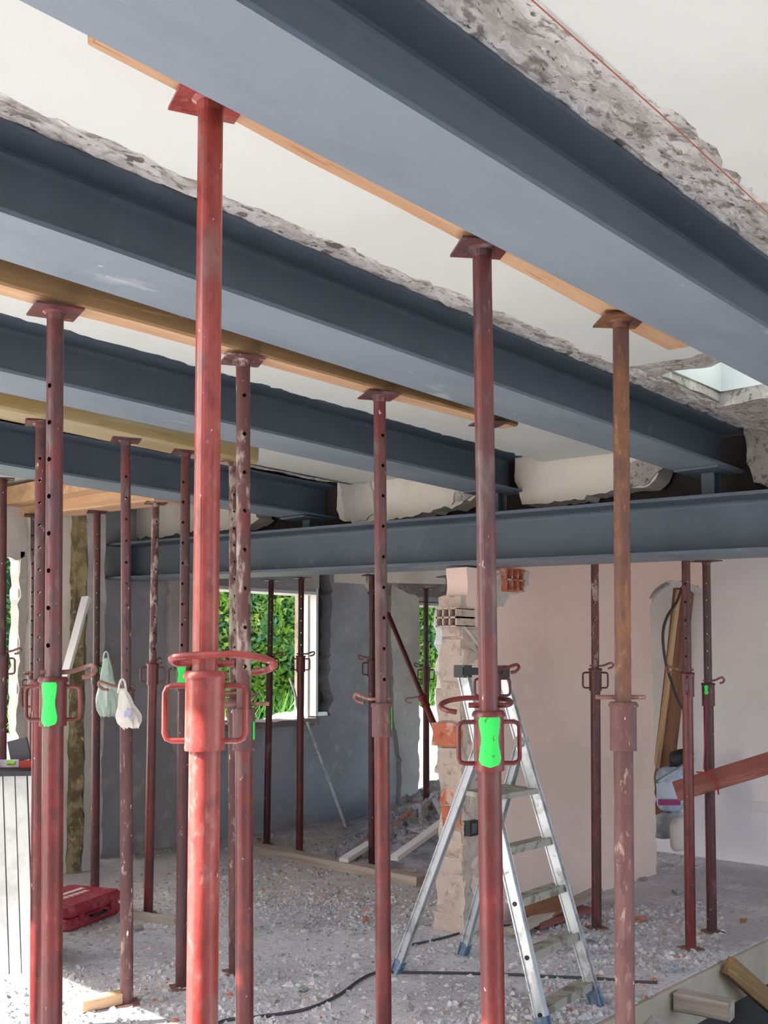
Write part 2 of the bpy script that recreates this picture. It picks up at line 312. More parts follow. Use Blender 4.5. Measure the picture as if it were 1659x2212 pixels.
# ------------------------------------------------------------------ walls
def wallY(mb, Y, T, x0, x1, z0, z1, jx0=0, jx1=0, jz0=0, jz1=0):
    P = [(x0,Y,z0),(x1,Y,z0),(x1,Y,z1),(x0,Y,z1)]
    keep = [k for k, j in enumerate((jz0,jx1,jz1,jx0)) if not j]
    mb.prism(jag(P, .05, max(jx0,jx1,jz0,jz1), keep=keep) if len(keep) < 4 else P, (0,T,0))
GY = 7.65
W1 = (6.08, 7.53, 1.04, 2.30); W2 = (9.10, 9.80, .16, 2.27)
mb = MB()
wallY(mb, GY,.3, 4.95, W1[0], 0, 2.95); wallY(mb, GY,.3, W1[0], W1[1], 0, W1[2]-.03, jz1=.004); wallY(mb, GY,.3, W1[0], W1[1], W1[3], 2.95)
wallY(mb, GY,.3, W1[1], 7.80, 0, 1.06); wallY(mb, GY,.3, W1[1],7.80, 2.52, 2.95); wallY(mb, GY+.20,.1, W1[1]+.035, 7.85, 1.0, 2.60)
wallY(mb, GY,.3, 7.80, W2[0], 0, 1.06); wallY(mb, GY,.3, 7.74, W2[0], 1.06, 2.95, jx0=.022); wallY(mb, GY,.3, W2[0], W2[1], W2[3], 2.95); wallY(mb, GY,.3, W2[0], W2[1], 0, W2[2], jz1=.03); wallY(mb, GY,.3, W2[1], 11.5, 0, 2.95, jx0=.03)
mb.box((11.3,4.0,0),(11.5,GY,2.95))
tag(mb.build('wall_back', M['grey']), kind=S)
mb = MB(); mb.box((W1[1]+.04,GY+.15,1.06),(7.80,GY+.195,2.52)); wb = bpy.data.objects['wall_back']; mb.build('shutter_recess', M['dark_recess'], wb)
mb = MB(); mb.box((7.55,GY+.02,1.06),(7.72,GY+.12,1.10)); mb.build('recess_bracket', M['alu'], wb)
mb = MB(); mb.tube([(7.545,GY+.05,1.07),(7.54,GY+.05,2.1)], .012, 8); mb.build('guide_rail', M['alu'], wb)
# cream strip high on the wall, patched render, pier
def patch(name, pts, Y, T, m, parent, amp=.012, step=.05, keep=()):
    P = jag([onY(px, py, Y) for px, py in pts], step, amp, keep=keep)
    return MB().prism(P, (0, T, 0)).build(name, m, parent)
patch('cream_strip', [(722,1235),(846,1235),(846,1281),(798,1279),(786,1262),(722,1258)], GY-.012, .02, M['band'], wb, .002, .2)
patch('patched_render', [(362,1240),(428,1236),(428,1480),(420,1640),(412,1700),(396,1650),(360,1560),(366,1400)], GY-.03, .03, M['grey_light'], wb, .012)
patch('patched_render', [(846,1262),(905,1292),(904,1742),(866,1742),(868,1640),(852,1560),(846,1400)], GY-.05, .05, M['grey_light'], wb, .010)
patch('patched_render', [(655,1236),(690,1236),(690,1272),(655,1275)], GY-.02, .02, M['grey_light'], wb, .006)
patch('dark_lintel', [(800,1258),(1040,1266),(1040,1296),(800,1284)], GY-.03, .03, M['sill'], wb, .004, .1)
patch('pale_lintel', [(800,1225),(1040,1225),(1040,1264),(800,1258)], GY-.06, .05, M['band'], wb, .001, .3)
# window 1: reveal lining, sill ledge
w1 = empty('window_1', (W1[0], GY, W1[2]), kind=S)
MB().box((W1[1],GY+.0,W1[2]+.01),(W1[1]+.03,GY+.20,2.5)).build('jamb_lining', M['white_paint'], w1, True)
MB().box((W1[1]-.012,GY+.20,W1[2]+.01),(W1[1]+.03,GY+.30,W1[3]-.02)).build('outer_frame', M['timber_grey'], w1, True)
MB().box((W1[1]-.02,GY+.10,W1[2]+.01),(W1[1],GY+.13,W1[3]-.02)).build('frame_bead', M['white_paint'], w1, True)
MB().prism(jag([(W1[0]-.1,GY-.05,W1[2]-.06),(W1[1]+.0,GY-.05,W1[2]-.06),(W1[1]+.0,GY-.05,W1[2]+.0),(W1[0]-.1,GY-.05,W1[2]+.0)], .05,.006), (0,.36,0)).build('window_sill', M['sill'], w1, True)
MB().box((W1[0]-.02,GY-.01,W1[3]-.02),(W1[1]+.02,GY+.29,W1[3]+.01)).build('head_lining', M['white_paint'], w1, True)
w2 = empty('window_2', (W2[0], GY, W2[2]), kind=S)
MB().box((W2[0]-.03,GY+.0,W2[3]-.03),(W2[1],GY+.29,W2[3]+.01)).build('head_lining', M['grey_light'], w2, True)
# left part of the outer wall: cream jamb, foam-packed joint, raw pillar
LY = 7.30
def lx(px): return onY(px, 1500, LY).x
mb = MB(); P = [(lx(37),LY,0),(lx(150),LY,0),(lx(150),LY,2.9),(lx(37),LY,2.9)]
mb.prism(jag(P, .05, .010, keep=(0,1,2)), (0,.12,0)); mb.box((1.5,LY,2.42),(lx(32),LY+.3,2.9)); mb.box((1.5,LY,0),(lx(32),LY+.3,.55))
wl_ = tag(mb.build('wall_left', M['band']), kind=S)
mb = MB(); mb.prism(jag([(lx(36),LY-.02,.5),(lx(50),LY-.02,.5),(lx(48),LY-.02,2.44),(lx(36),LY-.02,2.44)], .05,.010), (0,.10,0)); mb.prism(jag([(1.5,LY-.02,2.40),(lx(46),LY-.02,2.40),(lx(40),LY-.02,2.9),(1.5,LY-.02,2.9)], .06, .012), (0,.05,0))
mb.build('broken_jamb', M['grey_light'], wl_)
mb = MB(); rough_box(mb, (lx(149),LY-.06,0),(lx(172),LY+.2,2.75), .05,.022,7); mb.build('insulation_foam', M['foam'], wl_)
mb = MB(); rough_box(mb, (lx(176),LY-.06,0),(lx(214),GY+.1,2.9), .07,.02,6); mb.build('raw_pillar', M['grey_light'], wl_)
# pink wall, its broken end and the hole near the corner
PY, PT, XW = 3.92, .16, 8.38
def px_(px, py): return onY(px, py, PY)
zt = 2.3
def pzt(x): return zc(5.2, PY, .545) if x < 5.6 else 2.9
mb = MB()
P = [(5.18,PY,0), (px_(1418,1900).x,PY,0), px_(1416,1760), px_(1413,1600), px_(1410,1450), px_(1404,1330), px_(1409,1285), px_(1425,1266), px_(1450,1258), px_(1478,1262), px_(1500,1268), px_(1534,1272), (XW,PY,px_(1534,1272).z), (XW,PY,2.88), (5.52,PY,2.88), (5.52,PY,2.20), (5.14,PY,2.20)]
PP = []
for i, q in enumerate(P):
    a = Vector(q); b = Vector(P[(i+1) % len(P)]); PP.append(a)
    if 1 <= i <= 11 or i == 16:
        k = int((b-a).length/.04)
        for j in range(1, k): PP.append(a.lerp(b, j/k) + Vector((random.gauss(0,.012), 0, random.gauss(0,.008))))
mb.prism(PP, (0,PT,0)); wp = tag(mb.build('wall_pink', M['pink']), kind=S)
# grey broken rim round the hole in the pink wall
mb = MB(); mb.prism(jag([px_(1408,1300), px_(1413,1278), px_(1430,1262), px_(1455,1254), px_(1480,1258), px_(1505,1268), px_(1530,1275), px_(1512,1286), px_(1490,1276), px_(1455,1268), px_(1434,1276), px_(1420,1292)], .04, .008), (0,-.012,0)); mb.build('broken_rim', M['grey_light'], wp)
mb = MB(); mb.box((XW,-4,0),(XW+.2,4.0,2.95)); mb.box((XW,4.0,0),(XW+.2,5.6,2.95))
tag(mb.build('wall_right', M['white_wall']), kind=S)
mb = MB(); mb.box((XW-.02, 3.4,.42),(XW, 3.52,.5)); tag(mb.build('trim_1', M['white_paint']), kind=S)
# brick end of the pink wall: single bricks, some hollow
jamb = empty('brick_pier', (5.18, PY, 0), 'broken end of pink wall, ragged bricks smeared with mortar', 'brick pier')
tag(jamb, kind=S); del jamb['label']; del jamb['category']; jamb.name = 'wall_pink_end'; ORI['wall_pink_end'] = ORI['brick_pier']
def brick(x0, x1, y0, y1, z0, z1, m, seed):
    mb = MB(); rough_box(mb, (x0,y0,z0),(x1,y1,z1), .055, .012, 14 + seed*.1); o = mb.build('brick', m, jamb, True); return o
mb = MB()
for (z0_, z1_, ex) in ((0,.5,.05),(.45,1.0,.02),(.95,1.45,.045),(1.4,1.85,.01)):
    rough_box(mb, (5.095,PY-.004,z0_),(5.26,PY+PT+ex,z1_), .028, .026, 7)
mb.build('mortar_crust', M['brick_dusty'], jamb, True)
z = 0.0; i = 0
while z < 2.02:
    h = random.uniform(.10,.16); off = (-.022 if i in (5,6,9) else 0) + .012*math.sin(i*1.3) + random.uniform(-.01,.012) + (.02 if .5 < z < .9 else 0)
    brick(5.085+off, 5.30, PY+.01, PY+PT-.01 + (.03 if i % 3 == 0 else 0)+ (.04 if z < .45 else .0)+(.03 if .9<z<1.3 else 0), z, z+h-.012, M['brick'] if i in (5,6,9) else M['brick_dusty'], i); z += h; i += 1
for (px, py, cols, rows, wpx) in ((968,1334,3,2,40), (1108,1253,3,2,44)):        # hollow clay bricks seen end on
    b0 = onX(px, py, 5.02) if px < 1000 else onY(px, py, PY-.03)
    f_ = (b0-E0).dot(FV); s = wpx/F*f_
    U, V = (Vector((0,-1,0)), ZV) if px < 1000 else (Vector((1,0,0)), ZV)
    D = Vector((1,0,0)) if px < 1000 else Vector((0,1,0))
    s = s/abs(U.dot(RV)); hh = s*.72
    mb = MB(); t = .011
    for c in range(cols+1): mb.obox(b0 + U*(s*(c/cols-.5)) + D*.07, U*t*.5, V*(hh/2), D*.09)
    for r in range(rows+1): mb.obox(b0 + V*(hh*(r/rows-.5)) + D*.07, U*(s/2+t/2), V*t*.5, D*.09)
    mb.obox(b0 + D*.15, U*s/2, V*hh/2, D*.01)
    mb.build('hollow_brick', M['brick_dusty'] if px < 1000 else M['brick'], jamb, True)
mb = MB(); mb.prism(jag([px_(1036,1236), px_(1142,1236), px_(1140,1262), px_(1120,1282), px_(1095,1290), px_(1085,1310), px_(1060,1318), px_(1036,1330)], .03,.012), (0,-.012,0)); mb.build('broken_plaster_patch', M['grey_light'], wp)
# remaining stub of thin tiles / pipes poking from the wall end
mb = MB()
for k in range(4): 
    a = px_(1000+k*9, 1350+k*12); mb.tube([a, a + Vector((-.05,-.12,-.08))], .009, 6)
mb.build('cut_conduit', M['grey_light'], wp)
# band above the cross beam, in ragged pieces between the beam pockets
XB = 5.36
def band(name, pts, m, T=.16, amp=.012, X=XB, keep=()):
    P = [onX(px, py, X) for px, py in pts]
    return MB().prism(jag(P, .03, amp, keep=keep), (T,0,0)).build(name, m, None)
bands = [
 ('wall_band', [(190,1040),(420,1010),(700,1010),(728,1022),(728,1034),(520,1010),(560,1120),(500,1143),(360,1158),(240,1168),(205,1170)], M['band'], .010),
 ('wall_band', [(727,1036),(760,985),(1012,975),(1040,1062),(1000,1085),(930,1108),(850,1122),(790,1128),(742,1126),(728,1090)], M['band'], .010),
 ('wall_band', [(1106,980),(1130,930),(1330,905),(1430,1000),(1405,1046),(1330,1060),(1250,1080),(1160,1088),(1128,1090),(1112,1040)], M['band'], .010),
 ('wall_band', [(1608,905),(1660,860),(1720,860),(1720,1050),(1660,1054),(1628,1042),(1612,1000)], M['chisel_dark'], .012)]
wband = None
for (n, pts, m, a) in bands:
    o = band('wall_band' if wband is None else 'band_piece', pts, m, amp=a)
    if wband is None: wband = tag(o, kind=S)
    else: o.parent = wband
band('rough_patch', [(735,1040),(800,1040),(812,1110),(790,1124),(744,1122)], M['grey_light'], .02, .008, XB-.012).parent = wband
band('rough_patch', [(1340,1000),(1420,990),(1432,1010),(1400,1044),(1342,1058)], M['chisel_dark'], .02, .008, XB-.012).parent = wband
band('rough_patch', [(985,1040),(1034,1030),(1042,1062),(1000,1084),(975,1090)], M['chisel_dark'], .02, .008, XB-.012).parent = wband
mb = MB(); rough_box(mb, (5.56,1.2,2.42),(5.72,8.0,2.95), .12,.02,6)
tag(mb.build('wall_pocket_back', M['pit']), kind=S)  # dark colour stands in for the shade inside the beam pockets
mb = MB(); rough_box(mb, (5.10,1.4,zc(5.1,1.4,.86)-.0),(5.56,1.42,zc(5.1,1.4,.861)), .12,.0,6)
# unseen facade, added to shape the incoming sun: low wall below sky strip, pier
mb = MB(); mb.box((XE-.25,5.4,0),(XE,7.6,2.47)); mb.box((XE-.25,3.5,0),(XE,4.2,2.9)); mb.box((XE-.25,4.2,2.0),(XE,5.4,2.9)); mb.box((XE-.25,GY+.0,0),(1.5,GY+.3,2.9))
mb.box((-.9,-3.5,0),(-.7,2.5,2.9)); mb.box((XE,-3.5,0),(2.6,-3.3,2.95)); mb.box((2.6,-3.5,2.6),(9.0,-3.3,2.95))
tag(mb.build('wall_unseen_sun_screen', M['white_wall']), kind=S)
# ------------------------------------------------------------------ steel beams
def ibeam(name, p0, p1, w, h, tf, tw, label, m=None):
    """p0,p1: centre of the soffit at both ends"""
    p0, p1 = Vector(p0), Vector(p1); x = (p1-p0).normalized(); y = ZV.cross(x).normalized(); r = tf*1.4
    half = [(-w/2,0),(w/2,0),(w/2,tf),(tw/2+r,tf),(tw/2+r*.4,tf+r*.18),(tw/2+r*.1,tf+r*.5),(tw/2,tf+r)]
    up = [(tw/2,h-tf-r),(tw/2+r*.1,h-tf-r*.5),(tw/2+r*.4,h-tf-r*.18),(tw/2+r,h-tf),(w/2,h-tf),(w/2,h)]
    sec = half + up; sec += [(-a,b) for a,b in reversed(sec[2:])]
    P = [p0 + y*a + ZV*b for a, b in sec]
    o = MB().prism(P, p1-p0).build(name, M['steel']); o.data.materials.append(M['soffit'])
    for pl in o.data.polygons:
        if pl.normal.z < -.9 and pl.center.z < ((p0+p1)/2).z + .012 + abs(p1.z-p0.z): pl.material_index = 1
    return tag(o, label, 'steel beam')
names = ['grey steel I-beam nearest the viewer, running under the top right of the ceiling',
         'second grey steel I-beam from the viewer, behind the tall bright red prop top',
         'third grey steel I-beam from the viewer, ending above the cross beam centre',
         'fourth and farthest grey steel ceiling I-beam, shortest in view, on the left']
ends = [8.2, 5.42, 5.42, 5.44]
for (y0, y1, h), nm, xe in zip(BY, names, ends):
    yc = (y0+y1)/2
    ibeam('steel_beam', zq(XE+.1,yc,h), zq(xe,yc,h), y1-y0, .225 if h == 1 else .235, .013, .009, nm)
XC0, XC1 = 5.05, 5.45
xc = (XC0+XC1)/2
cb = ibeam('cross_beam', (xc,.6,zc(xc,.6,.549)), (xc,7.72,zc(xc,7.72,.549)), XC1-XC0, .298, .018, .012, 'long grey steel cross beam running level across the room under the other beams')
for (yy, h0) in ((2.42,1.0),(3.80,1.0),(5.44,.94)):       # short posts carrying the main beams
    b = Vector((xc-.05, yy, zc(xc,yy,.847))); t_ = zc(xc,yy,h0)-b.z
    mb = MB(); mb.box((b.x+.05,yy-.035,b.z),(b.x+.06,yy+.035,b.z+t_)); mb.box((b.x+.12,yy-.035,b.z),(b.x+.13,yy+.035,b.z+t_)); mb.box((b.x+.06,yy-.005,b.z),(b.x+.12,yy+.005,b.z+t_)); mb.box((b.x-.09,yy-.12,b.z+t_-.012),(b.x+.09,yy+.12,b.z+t_))
    mb.build('stub_post', M['steel'], cb)
# ------------------------------------------------------------------ joists carried by the props
def joist(x0, x1, y0, y1, h0, h0b, th, m_b, label):
    yc = (y0+y1)/2
    o = plank('joist', zq(x0,yc,h0+th/2), zq(x1,yc,h0b+th/2), y1-y0, th, m_b, label, 'timber joist')
    return o
j = joist(onH(232,118,1.04).x, onH(1462,757,1.04).x, 1.545, 1.645, 1.080, 1.044, .095, M['timber'], 'timber joist behind the nearest steel beam, held by three large props')
j = joist(.4, onH(1094,930,1.02).x, 2.70, 2.79, .960, 1.030, .15, M['timber'], 'orange-brown joist behind the second steel beam, ending at the purple-brown prop')
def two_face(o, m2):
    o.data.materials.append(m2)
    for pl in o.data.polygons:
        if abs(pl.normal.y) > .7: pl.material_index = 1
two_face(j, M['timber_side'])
j = joist(1.6, onH(512,1005,1.0).x, 4.26, 4.46, 1.012, 0.992, .13, M['timber_olive'], 'olive-brown weathered joist behind the third steel beam at left')
j = plank('joist', (4.18,5.62,zc(4.18,5.6,.99)), (4.18,8.0-.1,zc(4.18,7.9,.99)), .22, .10, M['timber'], 'pale orange joist crossing under the ceiling at the far left', 'timber joist')
MB().box((3.93,5.65,zc(4.0,5.6,1.045)),(4.07,7.9,zc(4.0,7.9,1.12))).build('batten', M['timber']).parent = j
ch = bpy.data.objects[-1] if False else None
b_ = [o for o in bpy.data.objects if o.name.startswith('batten')][0]; b_.matrix_parent_inverse = j.matrix_world.inverted()
# ------------------------------------------------------------------ adjustable steel props
def holed_tube(mb, Rr, z0, z1, holes, hr, th, n=24):
    """thin tube with aligned round holes on both sides at angle th"""
    bounds = [z0]
    for a, b in zip(holes, holes[1:]): bounds.append((a+b)/2)
    zl = [z0, holes[0]-.03] if holes and holes[0]-.03 > z0 else [z0]
    cells = []
    if not holes: cells = [(z0, z1, None)]
    else:
        step = (holes[1]-holes[0]) if len(holes) > 1 else .1
        lo = max(z0, holes[0]-step/2)
        if lo > z0+1e-4: cells.append((z0, lo, None))
        for k, hz in enumerate(holes):
            hi = min(z1, hz+step/2); cells.append((lo, hi, hz)); lo = hi
        if lo < z1-1e-4: cells.append((lo, z1, None))
    w = 4; dt = 2*math.pi/n
    for (a, b, hz) in cells:
        for k in range(n):
            rel = k if k < n//2 else k-n//2
            if hz is not None and rel < w: continue
            t0 = th + (k-w/2)*dt; t1 = t0+dt
            mb.add([(Rr*math.cos(t0),Rr*math.sin(t0),a),(Rr*math.cos(t1),Rr*math.sin(t1),a),(Rr*math.cos(t1),Rr*math.sin(t1),b),(Rr*math.cos(t0),Rr*math.sin(t0),b)], [(0,1,2,3)])
        if hz is None: continue
        for side in (0, math.pi):
            per = []
            hw = w/2*dt
            for k in range(4): per.append((-hw+2*hw*k/4, a))
            for k in range(4): per.append((hw, a+(b-a)*k/4))
            for k in range(4): per.append((hw-2*hw*k/4, b))
            for k in range(4): per.append((-hw, b-(b-a)*k/4))
            ho = []
            for k in range(16):
                an = -math.pi*3/4 + 2*math.pi*k/16; ho.append((hr*math.cos(an)/Rr, hz+hr*math.sin(an)))
            pts = [(Rr*math.cos(th+side+t), Rr*math.sin(th+side+t), zz) for t, zz in per+ho]
            mb.add(pts, [(k, (k+1) % 16, (k+1) % 16+16, k+16) for k in range(16)])
def prop(label, base, top, zcol, hole_a=-80, m_in='rust', m_out='red', m_col=None, Ri=.024, Ro=.030, hcol=.14, handles=True, hand_a=0, pin=None,
         pin_a=0, pin_m=None, green=None, n_holes=14, hole_z0=None, hole_step=.104, plate=True, base_plate=True, holes_on=True, plate_a=20, group=None, collar_R=1.27, pin_s=1.0, hr=.0068):
    base, top = Vector(base), Vector(top); ax = (top-base).normalized(); L = (top-base).length
    x = (RV - ax*RV.dot(ax)).normalized(); y = ax.cross(x)
    e = bpy.data.objects.new('steel_prop', None); C.objects.link(e); e.empty_display_size = .1
    e.matrix_world = Matrix(((x.x,y.x,ax.x,base.x),(x.y,y.y,ax.y,base.y),(x.z,y.z,ax.z,base.z),(0,0,0,1)))
    tag(e, label, 'steel prop', group)
    if isinstance(pin_m, type(None)): pin_m = 'thread'
    m_col = m_col or m_out; zl = zcol - base.z
    Rc = Ro*collar_R
    # outer tube
    mb = MB(); mb.lathe([(Ro*.9,.006),(Ro,.006),(Ro,zl-hcol*.9),(Ro*.9,zl-hcol*.9)], 28); mb.build('outer_tube', M[m_out], e, smooth=True)
    # inner tube with pin holes
    hz0 = hole_z0 if hole_z0 is not None else zl + .09
    hs = [hz0 + k*hole_step for k in range(n_holes) if hz0 + k*hole_step < L-.12] if holes_on else []
    mb = MB(); holed_tube(mb, Ri, zl-hcol, L-.006, hs, hr, R(hole_a)); mb.build('inner_tube', M[m_in], e, smooth=True)
    # collar with lip rings
    b0 = zl-hcol
    mb = MB(); mb.lathe([(Ro*.8,b0),(Rc,b0),(Rc*1.02,b0+.006),(Rc,b0+.012),(Rc,zl-.014),(Rc*1.12,zl-.014),(Rc*1.12,zl-.008),(Rc*1.0,zl),(Ri*1.02,zl)], 32)
    col_o = mb.build('collar', M[m_col], e, smooth=True)
    if handles:
        for s_ in (-1, 1):
            a = R(hand_a); d = Vector((math.cos(a), math.sin(a), 0))*s_; w_ = Rc+.039; r0 = Rc-.006
            zt_, zb_ = zl-.028, zl-hcol+.018
            pts = [d*r0+ZV*zt_, d*(w_-.014)+ZV*zt_, d*(w_-.004)+ZV*(zt_-.004), d*w_+ZV*(zt_-.014), d*w_+ZV*(zb_+.014), d*(w_-.004)+ZV*(zb_+.004), d*(w_-.014)+ZV*zb_, d*r0+ZV*zb_]
            MB().tube(pts, .0058, 8).build('handle', M[m_col], e, smooth=True)
    if pin != 'none':
        pa = R(pin_a); q = zl+.014
        sh = pin or 'g'
        if sh == 'g': loc = [(.05,0,0),(-.032,0,0),(-.05,-.004,.001),(-.056,-.02,.006),(-.045,-.036,.012),(-.01,-.043,.014),(.05,-.046,.016),(.092,-.042,.012),(.118,-.024,.004),(.120,.0,-.004),(.104,.016,-.012),(.08,.02,-.016)]
        elif sh == 'bar': loc = [(-.085,0,0),(.07,0,0)]
        else: loc = [(-.035,0,0),(.045,0,0),(.085,0,.012),(.108,-.004,.018),(.116,-.012,.004),(.100,-.018,-.012),(.078,-.018,-.016)]
        pts = [Vector((a*math.cos(pa)-b*math.sin(pa), a*math.sin(pa)+b*math.cos(pa), q+c*1.0))*1.0 for a, b, c in [(a*pin_s, b*pin_s, c*pin_s) for a, b, c in loc]]
        if len(pts) > 2: pts = smooth_path(pts, 4)
        MB().tube(pts, .0068 if Ro > .028 else .005, 8).build('locking_pin', M[pin_m], e, smooth=True)
    if green:
        a0, a1, za, zb = green; mb = MB(); prof = []
        n = 20; th0 = R(-90 + (a0+a1)/2); wv = R((a1-a0)/2); cen = []
        rr = Rc*1.012+.0008
        def gp(u, v): 
            z_ = za+(zb-za)*v; ww = math.sqrt(max(0, 1-(2*v-1)**4))*(.78+.22*math.cos(5.2*v+.6))*wv*(1+.08*nz((u,v*4,0),3,3))
            t = th0+(u*2-1)*ww; return (rr*math.cos(t), rr*math.sin(t), zl-hcol*z_)
        rough_grid(mb, gp, 10, 22); mb.build('green_spray_mark', M['green'], e, smooth=True)
    if plate:
        c_, s_ = math.cos(R(plate_a)), math.sin(R(plate_a)); mb = MB(); hh = .068
        mb.obox((0,0,L-.003), (c_*hh,s_*hh,0), (-s_*hh,c_*hh,0), (0,0,.003)); mb.lathe([(Ri,L-.03),(Ri*1.12,L-.012),(Ri*1.5,L-.006)], 20)
        mb.build('top_plate', M[m_in], e)
    if base_plate:
        c_, s_ = math.cos(R(plate_a)), math.sin(R(plate_a)); mb = MB(); hh = .055
        mb.obox((0,0,.004), (c_*hh,s_*hh,0), (-s_*hh,c_*hh,0), (0,0,.004)); mb.build('base_plate', M['thread'], e)
    return e
def row_prop(label, xt, yt, xb, yb, Y, h, ycol, **k):
    """prop in a row at depth Y under the joist plane h"""
    b = onY(xb, 2000, Y); top_r = onY(xt, yt, Y)
    bz = Vector((b.x, b.y, 0)); f_b = (bz).dot(FV)
    # foot pixel x taken at the floor along the same depth
    rr = ray(xb, yb); fb = Y/rr.y; bz = E0 + rr*fb; bz.z = 0
    rt = ray(xt, yt); tp = E0 + rt*(Y/rt.y); tp.z = zc(tp.x, tp.y, h)
    yc_r = ray(xb*.5+xt*.5, ycol); zcol = EYE + yc_r.z*(Y/yc_r.y)
    return prop(label, bz, tp, zcol, **k)
# first row, behind the nearest beam
row_prop('large bright red prop in front, sunlit white along its left side, rusty grey scuffs', 455, 225, 436, 2212, 1.60, 1.072, 1449, m_in='red_bright', m_out='red_bright', holes_on=False, Ri=.0245, Ro=.0295, hcol=.150, pin_a=0, pin_m='red_bright', plate_a=25, pin_s=1.08)
row_prop('purple-brown prop with a large green spray mark on its collar, before the ladder', 1041, 545, 1071, 2212, 1.60, 1.05, 1535, m_in='rust', m_out='red', green=(-62,58,.02,.93), holes_on=False, Ri=.0245, hcol=.150, pin_a=172, pin_m='red', plate_a=10)
row_prop('orange-rusted prop with a plain wide dusty collar, right of the ladder', 1341, 700, 1348, 2212, 1.60, 1.042, 1516, m_in='rust_orange', m_out='rust_pale', handles=False, pin='bar', pin_a=10, holes_on=True, hole_a=-12, Ri=.0245, Ro=.029, hcol=.145, collar_R=1.36, plate_a=5)
# second row
row_prop('prop with tall oval green mark on its collar, leftmost of the large props', 120, 640, 116, 2212, 2.745, .968, 1462, m_in='rust', m_out='red', green=(-50,46,.03,1.0), hole_a=-112, hole_step=.107, n_holes=12, pin='short', pin_a=20, pin_m='thread', plate_a=30)
row_prop('mortar-spattered prop close behind the tall bright red prop, right side', 525, 765, 531, 2212, 2.745, .986, 1530, m_in='rust_mottle', m_out='red', m_col='rust_pale', green=(52,80,.3,.75), hole_a=-72, pin='bar', pin_a=185, hole_z0=1.62+.0, hole_step=.131, handles=False, hcol=.14)
row_prop('red prop with a cream-smeared collar, halfway between bright red prop and ladder', 820, 860, 830, 2212, 2.745, 1.003, 1518, m_in='rust', m_out='red', m_col='rust_pale', green=(60,88,.1,.8), hole_a=-62, pin_a=160, pin='short', hole_step=.118, handles=False, hcol=.13)
row_prop('dark prop almost hidden behind the purple-brown prop, red handles showing', 1056, 925, 1074, 2212, 2.745, 1.024, 1452, m_in='rust', m_out='red_dull', m_col='red_dull', pin='short', pin_a=5, pin_m='red', hcol=.12)
# third row
row_prop('maroon prop with light through its holes, just left of the green-marked leftmost prop', 88, 935, 80, 2150, 4.36, 1.0, 1468, m_in='rust', m_out='red', hole_a=-78, n_holes=13, hole_step=.101, pin='none', handles=True)
row_prop('brown prop with white bag on its ring pin, standing by the timber offcut', 271, 968, 274, 2170, 4.36, 1.0, 1488, m_in='rust', m_out='rust_pale', hole_a=-72, pin_a=178, pin='short', pin_s=1.2, handles=False, hcol=.12)
row_prop('dull maroon prop with green-marked collar, left beside the tall bright red prop', 401, 990, 392, 2140, 4.36, 1.0, 1432, m_in='red_dull', m_out='red_dull', green=(-60,40,.0,.9), hole_a=-108, pin='none')
row_prop('slim mottled prop peeping out left of the mortar-spattered prop', 504, 1003, 506, 2150, 4.36, 1.0, 1508, m_in='rust_mottle', m_out='rust_pale', hole_a=-75, hole_step=.09)
# fourth row, along the crossing joist
def free_prop(label, xt, yt, xb, yb, ycol, **k):
    b = fl(xb, yb); f_ = b.dot(FV); t = at(xt, yt, f_)
    c = at((xb+xt)/2, ycol, f_); return prop(label, b, t, c.z, **k)
def xprop(label, xt, xb, X, ycol, h=.938, **k):
    b = onX(xb, 1990, X); b.z = 0; t = onX(xt, 1100, X); t.z = zc(t.x, t.y, h); c = onX((xb+xt)/2, ycol, X)
    return prop(label, b, t, c.z, **k)
xprop('spattered prop with red lower tube under the far joist, right of the bags', 336, 320, 4.16, 1432, m_in='rust_mottle', m_out='red', hole_a=-60, pin='short', pin_a=80)
xprop('dark maroon prop with the pale green bag hanging from it', 210, 204, 4.22, 1436, m_in='red_dull', m_out='red_dull', hole_a=-80, pin='short', pin_a=0, green=(40,80,.1,.5), handles=False)
xprop('dark thin prop at far left behind the maroon prop with lit holes', 74, 66, 4.08, 1460, m_in='rust_dark', m_out='red_dull', hole_a=-100)
xprop('dark red prop cut off by the left edge of the picture', 5, 2, 3.25, 1412, h=.99, m_in='red_dull', m_out='rust', holes_on=False, pin='short', pin_a=5)
# props beyond the cross beam
def bprop(label, xt, xb, yb, ycol, h, **k):
    b = fl(xb, yb); f_ = b.dot(FV); t = at(xt, 1240, f_); t.z = zc(t.x, t.y, h); c = at((xb+xt)/2, ycol, f_); return prop(label, b, t, c.z, **k)
bprop('brown-speckled prop standing before the plain pink wall', 1285, 1289, 2005, 1443, .62, m_in='rust_mottle', m_out='red_dull', hole_a=-110, pin='short', pin_a=15)
bprop('red prop before the wall opening, nearer of the pair at right', 1482, 1492, 2050, 1452, .62, m_in='red_dull', m_out='red', hole_a=-118, pin='short', pin_a=176, hand_a=70)
bprop('dark prop with small green mark, farther of the pair at right', 1526, 1538, 2013, 1475, .62, m_in='rust_dark', m_out='red_dull', hole_a=-100, pin='short', pin_a=25, green=(-60,-10,.1,.5), handles=False)
bprop('dark prop in front of the window foliage, left one', 586, 576, 1824, 1416, .62, m_in='rust_dark', m_out='red_dull', pin='short', pin_a=0)
bprop('red prop with handle loops at the window right jamb', 651, 647, 1842, 1416, .62, m_in='red_dull', m_out='red', pin='short', pin_a=10)
bprop('dark prop hidden behind the cream-collared prop, at the grey wall', 804, 804, 1871, 1424, .62, m_in='rust_dark', m_out='red_dull', pin='short', pin_a=170)
bprop('slim prop in front of the narrow second window', 920, 921, 1800, 1440, .62, m_in='rust_dark', m_out='red_dull', pin='short', pin_a=170)
